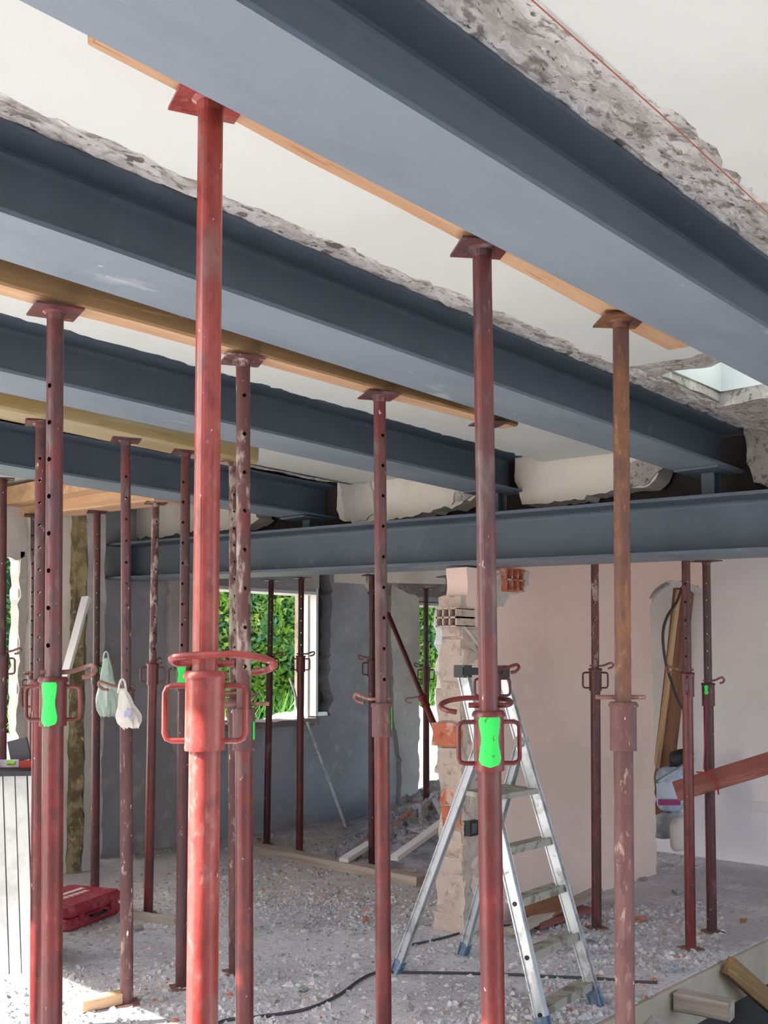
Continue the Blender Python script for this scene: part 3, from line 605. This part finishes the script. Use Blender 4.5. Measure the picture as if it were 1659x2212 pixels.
b_ = onY(971, 1700, 4.45); t_ = onY(971, 1245, 4.45); b_.z = 0
prop('dark prop behind the brick wall end, only its top showing', b_, t_, 1.45, m_in='rust_dark', m_out='red_dull')
# leaning brace prop
a0 = onX(838, 1325, 6.0); a1 = onX(962, 1625, 5.35)
prop('thin red prop leaning diagonally against the broken brick end', a1, a0, a1.z + (a0.z-a1.z)*.60, m_in='red_dull', m_out='red', Ri=.017, Ro=.022, holes_on=False, handles=False, hcol=.10, pin='short', pin_a=170, plate=False, base_plate=False)
# ------------------------------------------------------------------ step ladder
lad_top = Vector(tuple(at(1040, 1446, 5.22)))
FRf, FLf, RLf, RRf = fl(1290,2172), fl(1180,2240), fl(855,2102), fl(1000,2063)
TL, TR = at(1000,1450,5.17), at(1082,1450,5.36)
ladder = empty('step_ladder', ((FRf+FLf+RLf+RRf)/4), 'scuffed aluminium step ladder standing open before the pink wall', 'ladder')
def bar(p0, p1, w, t, side):
    d = (p1-p0).normalized(); s_ = (side - d*side.dot(d)).normalized(); n = d.cross(s_); mb = MB()
    mb.obox((p0+p1)/2, d*((p1-p0).length/2), s_*(t/2), n*(w/2)); mb.obox((p0+p1)/2 + n*(w/2-.003), d*((p1-p0).length/2), s_*(t*.9), n*.003); mb.obox((p0+p1)/2 - n*(w/2-.003), d*((p1-p0).length/2), s_*(t*.9), n*.003)
    return mb
side = (FRf-FLf).normalized()
for a, b in ((FLf, TL), (FRf, TR)):
    r_ = bar(a + (b-a)*.03, b, .055, .02, side).build('front_rail', M['alu'], ladder, True)
    mb = bar(a, a+(b-a)*.05, .06, .03, side); mb.build('rubber_foot', M['blue_foot'], ladder, True)
JL, JR = FLf.lerp(TL, .78), FRf.lerp(TR, .78)
for a, b in ((RLf, JL), (RRf, JR)):
    bar(a + (b-a)*.04, b, .045, .018, (RRf-RLf).normalized()).build('rear_rail', M['alu'], ladder, True)
    bar(a, a+(b-a)*.06, .05, .028, (RRf-RLf).normalized()).build('rubber_foot', M['blue_foot'], ladder, True)
    mb = MB(); mb.tube([b - side*.03, b + side*.03], .028, 14); mb.build('hinge', M['step'], ladder, True)
bk = (Vector((RLf.x-FLf.x, RLf.y-FLf.y, 0))).normalized()
for k, py in enumerate((2150, 2030, 1922, 1818)):
    tt = []
    for a, b in ((FLf,TL),(FRf,TR)):
        best = min(range(101), key=lambda i: abs(a.lerp(b, i/100).z - (.09+.225*k)))
        tt.append(a.lerp(b, best/100))
    mb = MB(); c = (tt[0]+tt[1])/2 + bk*.03; dv = (tt[1]-tt[0])
    mb.obox(c, dv/2, bk*.045, ZV*.010); mb.obox(c - bk*.045, dv/2, bk*.005, ZV*.018)
    mb.build('tread', M['step'], ladder, True)
pa, pb = FLf.lerp(TL, .63), FRf.lerp(TR, .63); pl_c = (pa+pb)/2 + bk*.09
MB().obox(pl_c, (pb-pa)/2, bk*.12, ZV*.012).build('platform', M['step'], ladder, True)
mb = MB(); tc_ = (TL+TR)/2; dv = (TR-TL)
mb.obox(tc_, dv*.62, bk*.035, ZV*.018); mb.obox(TL, dv*.10, bk*.04, ZV*.03); mb.obox(TR, dv*.10, bk*.04, ZV*.03)
mb.build('top_cap', M['black'], ladder, True)
for q in (.34,.20,.055):
    c = FLf.lerp(TL, q) - side*.014; MB().tube([c, c+side*.004], .011, 10).build('rivet', M['black'], ladder, True)
# ------------------------------------------------------------------ slab edge formwork and pit timbers
form = plank('formwork_board', (3.6,2.545,-.125), (8.3,2.545,-.125), .035, .24, M['formwork'], 'pale formwork board along the floor edge at lower right', 'formwork board')
fc = plank('timber_prop', onY(1572,2085,2.49), onY(1720,2215,2.30), .05, .10, M['timber_side'], 'brown timber strut slanting down from the floor edge at lower right', 'timber')
p = onY(1462,2160,2.515); plank('timber_block', p, p+Vector((.03,-.27,0)), .10, .09, M['timber_grey'], 'square timber block end poking out below the floor edge', 'timber')
mb = MB(); q = onY(1440,2235,2.45); rough_box(mb, (q.x-.35,2.3,-.75),(q.x+.0,2.52,q.z+.06), .06,.03,8); tag(mb.build('concrete_stub', M['grey_light']), 'broken pale concrete stub under the floor edge, bottom right corner', 'concrete')
# ------------------------------------------------------------------ things on the left
def facing_box(mb, c, w, d, h, ang):
    ux = Vector((math.cos(ang), math.sin(ang), 0)); uy = Vector((-math.sin(ang), math.cos(ang), 0))
    mb.obox(Vector(c)+ZV*h/2, ux*w/2, uy*d/2, ZV*h/2)
# stack of upright panels with level and pad on top
base = fl(28, 2105); ang = AL-R(90)+R(8)
stack = empty('panel_stack', base, 'stack of pale ribbed panels standing upright at the left edge', 'panels')
ux = Vector((math.cos(ang), math.sin(ang), 0)); uy = Vector((-math.sin(ang), math.cos(ang), 0))
for k in range(9):
    mb = MB(); c = base + ux*(-.36+k*.062)
    wv = random.uniform(-.004,.004)
    mb.obox(c+ZV*.515 - ux*.0 + uy*(wv+.25), ux*.0275, uy*.25, ZV*.515); mb.v = [tuple(Vector(q) - ux*(q[2]*.05)) for q in mb.v]
    mb.build('panel', M['panel'], stack, True)
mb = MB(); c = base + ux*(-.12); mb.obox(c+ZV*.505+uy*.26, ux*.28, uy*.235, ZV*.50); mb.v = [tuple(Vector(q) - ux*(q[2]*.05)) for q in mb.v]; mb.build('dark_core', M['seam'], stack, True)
mb = MB(); c = base + ux*(-.16) + ZV*1.045 + uy*.22; mb.obox(c, ux*.30, uy*.28, ZV*.012); mb.build('cover_board', M['black'], stack, True)
tb = base + ux*(-.05) + ZV*1.06 + uy*.12
lev = empty('spirit_level', tb, 'red and black spirit level lying on the ribbed panel stack', 'spirit level')
mb = MB(); mb.obox(tb+ZV*.018+ux*.02, ux*.25, uy*.012, ZV*.018); mb.build('level_body', M['level_red'], lev, True)
mb = MB(); mb.obox(tb+ZV*.024-ux*.07-uy*.012, ux*.11, uy*.004, ZV*.020); mb.build('face_plate', M['rock'], lev, True)
for d in (-.13, .0):
    mb = MB(); mb.tube([tb+ZV*.026+ux*(d-.02)-uy*.02, tb+ZV*.026+ux*(d+.02)-uy*.02], .011, 10); mb.build('vial', M['level_green'], lev, True)
mb = MB(); pc = tb + ux*.02 + ZV*.085 + uy*.1; mb.obox(pc, (ux*.05+ZV*.012), uy*.02, (ZV*.058-ux*.012)); rb = mb.build('sanding_block', M['dark_recess']); tag(rb, 'grey square pad leaning up behind the spirit level', 'sanding block')
# red tool case
cb0 = fl(150, 2012); cbr = fl(258, 1990)
case = empty('tool_case', cb0, 'dusty red flat plastic tool case lying on the floor', 'tool case')
A_, B_ = fl(165,2010), fl(263,1972)
ue = (B_-A_); ue.z = 0; wl2 = ue.length; ue.normalize(); ve = Vector((-ue.y, ue.x, 0)); h_ = .155
wl2 = .30; ctr = B_ - ue*.27 + ve*.20
mb = MB()
def rbox(mb, c, hx, hy, z0, z1, ux, uy, r=.03, in_=.01):
    def ring(z, s): 
        out = []
        for (sx, sy) in ((1,1),(-1,1),(-1,-1),(1,-1)):
            for k in range(4):
                a = {(1,1):0,(-1,1):90,(-1,-1):180,(1,-1):270}[(sx,sy)] + k*30
                out.append(c + ux*(sx*(hx-r)+r*math.cos(R(a))*1.0 - sx*s) + uy*(sy*(hy-r)+r*math.sin(R(a)) - sy*s) + ZV*z)
        return out
    rs = [ring(z0, in_), ring(z0+.012, 0), ring(z1-.012, 0), ring(z1, in_)]
    n = 16; mb.add([q for r_ in rs for q in r_], [(i*n+k, i*n+(k+1)%n, (i+1)*n+(k+1)%n, (i+1)*n+k) for i in range(3) for k in range(n)] + [tuple(range(n))[::-1], tuple(range(3*n,4*n))])
rbox(mb, ctr, wl2/2+.12, .20, 0.005, h_/2-.003, ue, ve); mb.build('case_base', M['case'], case, True)
mb = MB(); rbox(mb, ctr, wl2/2+.12, .20, h_/2, h_, ue, ve); lid = mb.build('case_lid', M['case'], case, True)
mb = MB(); mb.obox(ctr+ZV*(h_+.001)+ve*.05, ue*.20, ve*.018, ZV*.0012)
mb.build('print_line', M['case_text'], case, True)
mb = MB()
for k in range(7): mb.obox(ctr+ZV*(h_+.001)-ve*.02+ue*(-.17+k*.05), ue*.017, ve*.02, ZV*.0012)
mb.build('print_line', M['case_text'], case, True)
for d in (-.16,.16):
    mb = MB(); mb.obox(ctr+ue*d-ve*.203+ZV*.075, ue*.022, ve*.006, ZV*.024); mb.build('latch', M['case'], case, True)
MB().tube(smooth_path([ctr-ue*.07-ve*.2+ZV*.06, ctr-ue*.06-ve*.235+ZV*.06, ctr+ue*.06-ve*.235+ZV*.06, ctr+ue*.07-ve*.2+ZV*.06],4), .009, 8).build('case_handle', M['black'], case, True)
# hanging bags
def bag(name, px0, py0, px1, py1, f_, wtop, wbot, m, label, skew=0):
    a = at(px0, py0, f_); b = at(px1, py1, f_); e = empty(name, a, label, 'plastic bag'); H = a.z-b.z; mb = MB(); n = 22; rows = 16
    vs_ = []
    for j in range(rows+1):
        v = j/rows; ww = (wtop + (wbot-wtop)*min(1, v*1.5)**.9)*(1 if v < .86 else (1-(v-.86)*2.6)); c = a.lerp(b, v)
        for i in range(n):
            t = 2*math.pi*i/n; rr = 1 + .16*math.sin(5*t+v*3)+.10*math.sin(9*t-v*7)
            vs_.append(c + RV*(ww*rr*math.cos(t)/2) + FV*(ww*.55*rr*math.sin(t)/2) + ZV*(.006*math.sin(7*t)))
    mb.add(vs_, [(j*n+i, j*n+(i+1)%n, (j+1)*n+(i+1)%n, (j+1)*n+i) for j in range(rows) for i in range(n)] + [tuple(range(rows*n, rows*n+n))]); mb.build('bag_body', m, e, True, smooth=True)
    mb = MB(); mb.tube(smooth_path([a+RV*.02-ZV*.02, a+RV*.012+ZV*.03, a+ZV*.045, a-RV*.012+ZV*.03, a-RV*.02-ZV*.02], 4), .005, 6); mb.build('bag_handle', m, e, True)
    return e, a, b
pa_ = onX(215, 1500, 4.05); f1 = pa_.dot(FV)
bag('plastic_bag', 229, 1422, 232, 1548, f1, .03, .135, M['bag'], 'pale green plastic bag hanging on the dark maroon prop')
e2, a_, b__ = bag('plastic_bag', 264, 1488, 282, 1572, 5.02, .02, .105, M['bag2'], 'smaller white plastic bag hanging from the ring pin of the brown prop')
mb = MB(); c = at(276,1541,4.985); mb.obox(c, RV*.016+ZV*.006, FV*.002, ZV*.014); mb.build('printed_mark', M['print_grey'], e2, True)
# boards, kerbs and offcuts on the floor
plank('timber_offcut', fl(172,2172,.03), fl(268,2152,.03), .07, .055, M['timber'], 'short light timber offcut at the foot of the brown prop', 'timber')
plank('floor_batten', fl(276,1975,.02), fl(382,1992,.02), .06, .05, M['timber_grey'], 'dusty batten on the floor right of the red tool case', 'timber')
plank('kerb', fl(540,1832,.03), fl(912,1905,.03), .13, .085, M['timber_grey'], 'low dusty kerb running across the floor before the rubble', 'kerb')
for (x0,y0,f0,x1,y1,f1_,m,lb) in ((850,1855,8.0,1005,1742,8.6,'white_paint','long pale batten lying slanted over the rubble pile'),
                                (742,1858,8.3,800,1822,8.6,'white_paint','shorter pale batten at the left foot of the rubble pile'),
                                (1106,2012,6.35,1290,1925,7.15,'timber_grey','long dusty plank lying along the pink wall foot'),
                                (1150,1998,6.55,1260,1962,6.9,'timber_red','short reddish board on the long dusty plank'),
                                (1140,1980,6.6,1216,1950,6.75,'timber_dark','brown wooden board propped against the pink wall foot, seen through ladder')):
    a, b = at(x0,y0,f0), at(x1,y1,f1_); a.z = max(a.z,.03); b.z = max(b.z,.03)
    plank('loose_plank', a, b, .13 if 'dark' in m or 'red' in m else .085, .035, M[m], lb, 'plank', up=(0,-.6,.8) if 'dark' in m else (0,0,1))
plank('metal_strip', onY(748,1790,7.2), onY(664,1560,7.56), .035, .02, M['alu'], 'pale metal strip leaning from the floor up to the window', 'metal strip')
mb = MB(); mb.tube(smooth_path([onY(661,1560,7.58), onY(642,1530,7.62), onY(638,1500,7.7), onY(626,1466,7.8)],5), .012, 8); tag(mb.build('bent_bar', M['rock']), 'thin grey bent bar rising over the window sill', 'bar')
plank('white_batten', onY(138,1470,7.05), onY(186,1290,7.12), .07, .03, M['white_paint'], 'whitewashed batten leaning on the yellow foam at left', 'batten')
# plank tied to the right-hand pair of props
plank('tied_plank', onX(1462,1709,5.95), onX(1690,1640,5.95), .03, .12, M['timber_red'], 'red-brown plank tied level between props at the right edge', 'plank')
mb = MB(); q = onX(1528,1690,5.9)
mb.tube(smooth_path([onX(1505,1668,5.9), onX(1530,1672,5.88), onX(1548,1695,5.9), onX(1552,1715,5.95)],5), .005, 6); mb.tube([onX(1520,1662,5.92), onX(1526,1520,6.05)], .003, 6)
tag(mb.build('tie_string', M['string_red']), 'magenta string tying the red-brown plank to the dark prop', 'string')
# behind the hole in the pink wall
a, b = at(1424,1760,8.95), at(1478,1270,8.84)
pd = plank('leaning_board', a, b, .17, .05, M['timber_dark'], 'tall orange-brown board leaning behind the hole in the pink wall', 'board', up=(-.6,-.8,0))
a2 = at(1419,1660,8.85); plank('board_edge', a2, at(1466,1275,8.76), .035, .04, M['timber'], parent=None, label='narrow pale batten fixed along the tall leaning board', cat='batten', up=(-.6,-.8,0))
mb = MB(); mb.tube(smooth_path([onY(1474,1268,3.86), onY(1462,1300,3.86), onY(1440,1335,3.85), onY(1432,1375,3.85), onY(1438,1430,3.85), onY(1450,1470,3.86), onY(1462,1505,3.88), onY(1480,1540,3.9)],6), .011, 8)
tag(mb.build('hanging_cable', M['cable']), 'thick dark cable hanging in a loop from the hole top', 'cable')
mb = MB(); mb.tube(smooth_path([px_(1404,1292)+Vector((0,-.02,0)), px_(1420,1272)+Vector((0,-.03,0)), px_(1440,1262)+Vector((0,-.02,0))],5), .012, 8); mb.build('conduit_stub', M['rock'], wp)
def sack(px, py, f_, w, h, d, m, label, tilt=0):
    c = at(px, py, f_); c.z = max(c.z, h/2); mb = MB(); n = 20; rows = 12; vs_ = []
    for j in range(rows+1):
        v = j/rows*math.pi; rr = max(.02, math.sin(v))**.45
        for i in range(n):
            t = 2*math.pi*i/n; k_ = 1+.07*math.sin(4*t+j)+.05*math.sin(7*t)
            vs_.append(c + RV*(w/2*rr*k_*math.cos(t)) + FV*(d/2*rr*math.sin(t)) + ZV*(-h/2*math.cos(v)+tilt*math.cos(t)*rr))
    mb.add(vs_, [(j*n+i, j*n+(i+1)%n, (j+1)*n+(i+1)%n, (j+1)*n+i) for j in range(rows) for i in range(n)])
    return tag(mb.build('cement_sack', m, smooth=True), label, 'sack')
s1 = sack(1450,1705,8.55,.24,.36,.2,M['sack'],'blue-white sack with magenta stripe seen through the hole')
mb = MB(); mb.obox(at(1446,1733,8.40), RV*.085, FV*.01, ZV*.022); o = mb.build('printed_stripe', M['sack_stripe'], s1)
sack(1446,1782,8.5,.28,.20,.2,M['rock'],'dark grey rag bundle below the striped sack',.02)
sack(1470,1800,8.2,.16,.26,.14,M['bag2'],'crumpled white sack on the rubble behind the red prop',.02)
sack(1472,1640,8.6,.20,.16,.16,M['black'],'black bin bag above the striped sack, behind the red prop',.02)
plank('grey_stick', at(1418,1690,8.3), at(1500,1640,8.35), .045, .02, M['rock'], 'grey flat bar sticking across the hole above the sacks', 'bar')
# sockets
mb = MB(); c = px_(1011,1787); mb.box((c.x-.045,PY-.05,c.z-.045),(c.x+.035,PY,c.z+.045)); sb = tag(mb.build('socket_box', M['black']), 'black wall box at the brick end of the pink wall', 'socket box')
mb = MB(); mb.box((c.x-.03,PY-.052,c.z-.03),(c.x+.02,PY-.048,c.z+.03)); mb.build('box_insert', M['dark_recess'], sb)
# cables on the floor
def cablef(pts, r, label):
    P = [fl(x, y, r) for x, y in pts]; mb = MB(); mb.tube(smooth_path(P, 8), r, 8); tag(mb.build('floor_cable', M['cable'], smooth=True), label, 'cable')
cablef([(440,2240),(480,2206),(560,2196),(660,2180),(730,2150),(780,2115),(820,2100),(900,2101),(1000,2102),(1100,2105),(1200,2110),(1300,2114),(1360,2120),(1420,2122)], .0075, 'long dark cable winding over the floor past the ladder')
cablef([(880,2042),(940,2030),(1000,2014),(1060,2002),(1150,1996)], .007, 'short dark cable behind the ladder at the brick foot')
# snapped chalk string under the near ceiling
mb = MB(); mb.tube([onH(1140,-8,1.165), onH(1420,240,1.165), onH(1680,480,1.165)], .0016, 6); tag(mb.build('setting_out_string', M['thin_wire']), 'thin red-brown string stretched along the ceiling by the chase', 'string')
# ------------------------------------------------------------------ rubble
rocks = {k: [rock_mesh('rubble_chunk_mesh', M[k], 10+i*7+len(k), 1.0) for i in range(5)] for k in ('rock','rock_pale','brick')}
pc = fl(880,1850); pile = empty('rubble_pile', (pc.x, pc.y, 0), 'heap of broken grey mortar and brick left of the brick wall end', 'rubble pile')
ORI['rubble_pile'] = (pc.x, pc.y, 0)
rnd = random.Random(5)
cA, cB = fl(960,1760,.25), fl(780,1800)
for k in range(230):
    t = rnd.random()**.8; px = 700+280*t; py = 1870-90*t + rnd.uniform(-45,30)*(.3+t)
    hmax = .02+.50*t*t*max(0, 1-abs(rnd.gauss(0,.35))); q = fl(px, min(py, 1880), 0)
    if q.y > GY-.22 or q.x > 8.4: continue
    kind = rnd.choice(['rock','rock','rock','rock_pale','brick' if rnd.random() < .3 else 'rock']); s = rnd.uniform(.035,.085)*(.9+.9*t)
    o = bpy.data.objects.new('chunk', rnd.choice(rocks[kind])); C.objects.link(o); o.parent = pile
    o.location = Vector((q.x, q.y, hmax)) - Vector(ORI['rubble_pile']); o.scale = (s*1.3, s, s); o.rotation_euler = (rnd.uniform(0,6), rnd.uniform(0,6), rnd.uniform(0,6))
for k in range(26):
    px = rnd.uniform(850,965); py = rnd.uniform(1740,1868); q = fl(px, py)
    if q.y > GY-.3 or q.x > 8.2: continue
    o = bpy.data.objects.new('chunk', rnd.choice(rocks[rnd.choice(['rock','rock','rock_pale'])])); C.objects.link(o); o.parent = pile
    o.location = Vector((q.x, q.y, .12+.36*(px-850)/115*rnd.uniform(.5,1))) - Vector(ORI['rubble_pile']); o.scale = (rnd.uniform(.12,.19), rnd.uniform(.08,.12), rnd.uniform(.05,.08)); o.rotation_euler = (rnd.uniform(-.7,.7), rnd.uniform(-.7,.7), rnd.uniform(0,6))
# core of the heap
mb = MB()
def heap(u, v):
    px = 690+330*u; q = fl(px, 1880-150*v)
    h = .44*max(0, (u-.1))*math.sin(math.pi*min(1, max(0, v*1.05)))**1.0 + .02*nz((u*5,v*5,0),1.2,4)
    return (min(q.x,9.0), min(q.y, GY-.08), max(-.02, h-.02))
rough_grid(mb, heap, 36, 22); mb.build('fine_spoil', M['rock'], pile, True)
# loose stones that can be told apart
for (px, py, s, k, lb) in ((688,1772,.075,'rock_pale','rounded cream stone at the grey wall foot under the window'),(742,1776,.05,'rock','small grey stone right of the cream stone'),(655,2142,.035,'rock','dark pebble lying above the floor cable'),
    (300,2010,.045,'rock_pale','round pale lump beside the brown prop foot'),(655,2005,.03,'rock_pale','pale round pebble in the middle of the floor'),(1215,2052,.06,'rock','grey mortar lump left of the speckled prop'),(1275,2035,.055,'rock','rounded grey lump by the ladder right rail'),
    (1385,1992,.05,'brick','terracotta fragment right of the orange-rusted prop'),(1605,1993,.035,'brick','small terracotta chip on the bare floor at right'),(1462,1932,.05,'rock','flat dark stone on the floor before the red prop'),(1436,2020,.025,'rock','small dark pebble between right props'),
    (1392,1902,.05,'rock_pale','pale wedge of plaster leaning at the pink wall corner'),(960,1992,.06,'brick','terracotta piece at the foot of the brick end'),(790,1992,.04,'brick','brick chip left of the cream-collared prop'),(1060,2050,.05,'rock_pale','pale lump behind the ladder rails'),(880,2180,.04,'rock_pale','pale stone beside the cream-collared prop'),
    (590,2165,.04,'rock_pale','flat pale flake above the cable at centre'),(560,1818,.04,'brick','brick scrap at the left end of the kerb'),(1440,1870,.06,'rock_pale','pale flat slab piece in the rubble behind the hole'),(1446,2100,.07,'rock','grey broken lump on the floor edge above the timber block')):
    o = bpy.data.objects.new('stone', rocks[k][rnd.randrange(5)]); C.objects.link(o); q = fl(px, py); o.location = (q.x, q.y, s*.35); o.scale = (s*1.1, s, s); o.rotation_euler = (rnd.uniform(-.3,.3), rnd.uniform(-.3,.3), rnd.uniform(0,6)); tag(o, lb, 'stone')
o = bpy.data.objects['stone.019'] if 'stone.019' in bpy.data.objects else None
# floor chips: thousands, as one object each kind
def chips(name, m, spots, label, smin, smax, seed):
    rnd = random.Random(seed); mb = MB()
    for (px0, px1, py0, py1, n) in spots:
        for _ in range(n):
            px = rnd.uniform(px0, px1); py = py0 + (py1-py0)*rnd.random(); q = fl(px, py)
            if q.y < 2.56 and q.x > 3.6: continue
            if q.y > GY-.05 or q.x > XW-.05: continue
            if q.y > PY-.03 and q.x > 5.0 and q.x < 7.4 and q.y < PY+.25: continue
            if noise.noise(Vector((q.x*1.3, q.y*1.3, seed))) < rnd.uniform(-.5,.15): continue
            s = smin + (smax-smin)*rnd.random()**3; a = rnd.uniform(0,6.3); ca, sa = math.cos(a), math.sin(a)
            pts = []
            for (x_, y_, z_) in ((1,0,.0),(.2,.9,.0),(-.9,.4,.0),(-.5,-.8,.0),(.5,-.7,.0),(.3,.3,.9),(-.4,-.1,.8)):
                x_ *= rnd.uniform(.6,1.2)*s*1.3; y_ *= rnd.uniform(.5,1.1)*s; z_ = z_*rnd.uniform(.4,1)*s
                pts.append((q.x+x_*ca-y_*sa, q.y+x_*sa+y_*ca, z_-.001))
            mb.add(pts, [(0,1,5),(1,2,6),(1,6,5),(2,3,6),(3,4,6),(4,5,6),(4,0,5)])
    tag(mb.build(name, m), label, 'debris', kind='stuff')
sp = [(0,1300,1990,2212,5200),(250,1300,1880,2010,4200),(420,1000,1830,1960,3000),(230,900,1765,1850,1800),(1180,1560,1950,2100,3000),(1150,1420,2080,2200,1600),(1400,1540,1810,1900,500)]
chips('plaster_chips', M['chip'], sp, 'crushed plaster chips strewn over the floor', .005, .026, 3)
chips('grey_grit', M['rock_pale'], [(a,b,c,d,n//3) for a,b,c,d,n in sp], 'pale grit scattered between the plaster chips', .004, .018, 4)
chips('brick_crumbs', M['brick'], [(a,b,c,d,n//30) for a,b,c,d,n in sp], 'terracotta crumbs scattered on the floor', .006, .022, 5)
chips('dark_grit', M['rock'], [(a,b,c,d,n//6) for a,b,c,d,n in sp] + [(560,800,1930,2020,900)], 'dark grey grit scattered on the floor', .005, .022, 6)
# ------------------------------------------------------------------ outside: spoil heap and hedge
mb = MB()
def mound(u, v):
    x = 3+13*u; y = 8.05+2.6*v; prof = math.sin(math.pi*min(1,max(0,v)))**.7
    return (x, y, -.1 + prof*(1.02+.22*nz((x,y,0),.9,2)+.05*nz((x,y,0),5,2)) )
rough_grid(mb, mound, 150, 26); tag(mb.build('spoil_heap', M['ground'], smooth=True), 'long pale heap of spoil outside the windows', 'spoil heap')
def hedge(name, x0, x1, y0, y1, h, label, n, seed):
    rnd = random.Random(seed); e = empty(name, ((x0+x1)/2,(y0+y1)/2,0), label, 'hedge')
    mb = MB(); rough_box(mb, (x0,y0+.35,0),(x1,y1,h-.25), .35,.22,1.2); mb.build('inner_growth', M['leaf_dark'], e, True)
    mb = MB(); vs_, fs_ = [], []
    for i in range(n):
        x = rnd.uniform(x0-.1,x1+.1); z = rnd.uniform(.1,h)
        y = y0 + .22 + .30*noise.noise(Vector((x*1.3,z*1.3,seed))) + rnd.uniform(-.22,.26) if rnd.random() < .86 else rnd.uniform(y0,y1)
        if y > y0+.6: z = h + rnd.uniform(-.25,.1)
        c = Vector((x,y,z)); u = Vector((rnd.gauss(0,1),rnd.gauss(0,1),rnd.gauss(0,.8))).normalized(); w = u.cross(Vector((rnd.gauss(0,1),rnd.gauss(0,1),rnd.gauss(0,1)))).normalized(); s = rnd.uniform(.035,.075)
        k = len(vs_); vs_ += [c-u*s, c+w*s*.45+u*s*.1, c+u*s, c-w*s*.45+u*s*.1]; fs_.append((k,k+1,k+2,k+3))
    mb.add(vs_, fs_); tag(mb.build('leaves', M['leaf'], e, True), kind='stuff')
    mb = MB()
    for i in range(int((x1-x0)/.5)):
        x = x0+.25+i*.5; mb.tube([(x,y0+.5,-.1),(x+rnd.uniform(-.1,.1),y0+.45,h*.6)], [.03,.015], 6)
    mb.build('stems', M['trunk'], e, True)
hedge('hedge', 4.4, 8.1, 12.0, 13.2, 3.4, 'green hedge seen through the slit window at far left', 9000, 1)
hedge('hedge', 8.1, 12.2, 12.2, 13.4, 3.5, 'leafy green hedge filling the first window', 26000, 2)
hedge('hedge', 12.2, 16.8, 12.0, 13.2, 3.4, 'sunlit hedge seen through the narrow second window', 20000, 3)
# long grass in front of the hedge
mb = MB(); rnd = random.Random(9)
for i in range(2600):
    x = rnd.uniform(4.6,15.6); y = rnd.uniform(10.6,11.6); h0 = rnd.uniform(.5,1.35); d = Vector((rnd.gauss(0,.3), rnd.gauss(-.1,.25), 0)); w = Vector((rnd.uniform(-1,1), rnd.uniform(-1,1),0)).normalized()*.014
    b0 = Vector((x,y,-.06)); m1 = b0+ZV*h0*.6+d*.3; t1 = b0+ZV*h0+d*1.1
    mb.add([b0-w, b0+w, m1+w, m1-w, t1], [(0,1,2,3),(3,2,4)])
tag(mb.build('long_grass', M['blade']), 'bright long grass growing outside behind the heap', 'grass', kind='stuff')
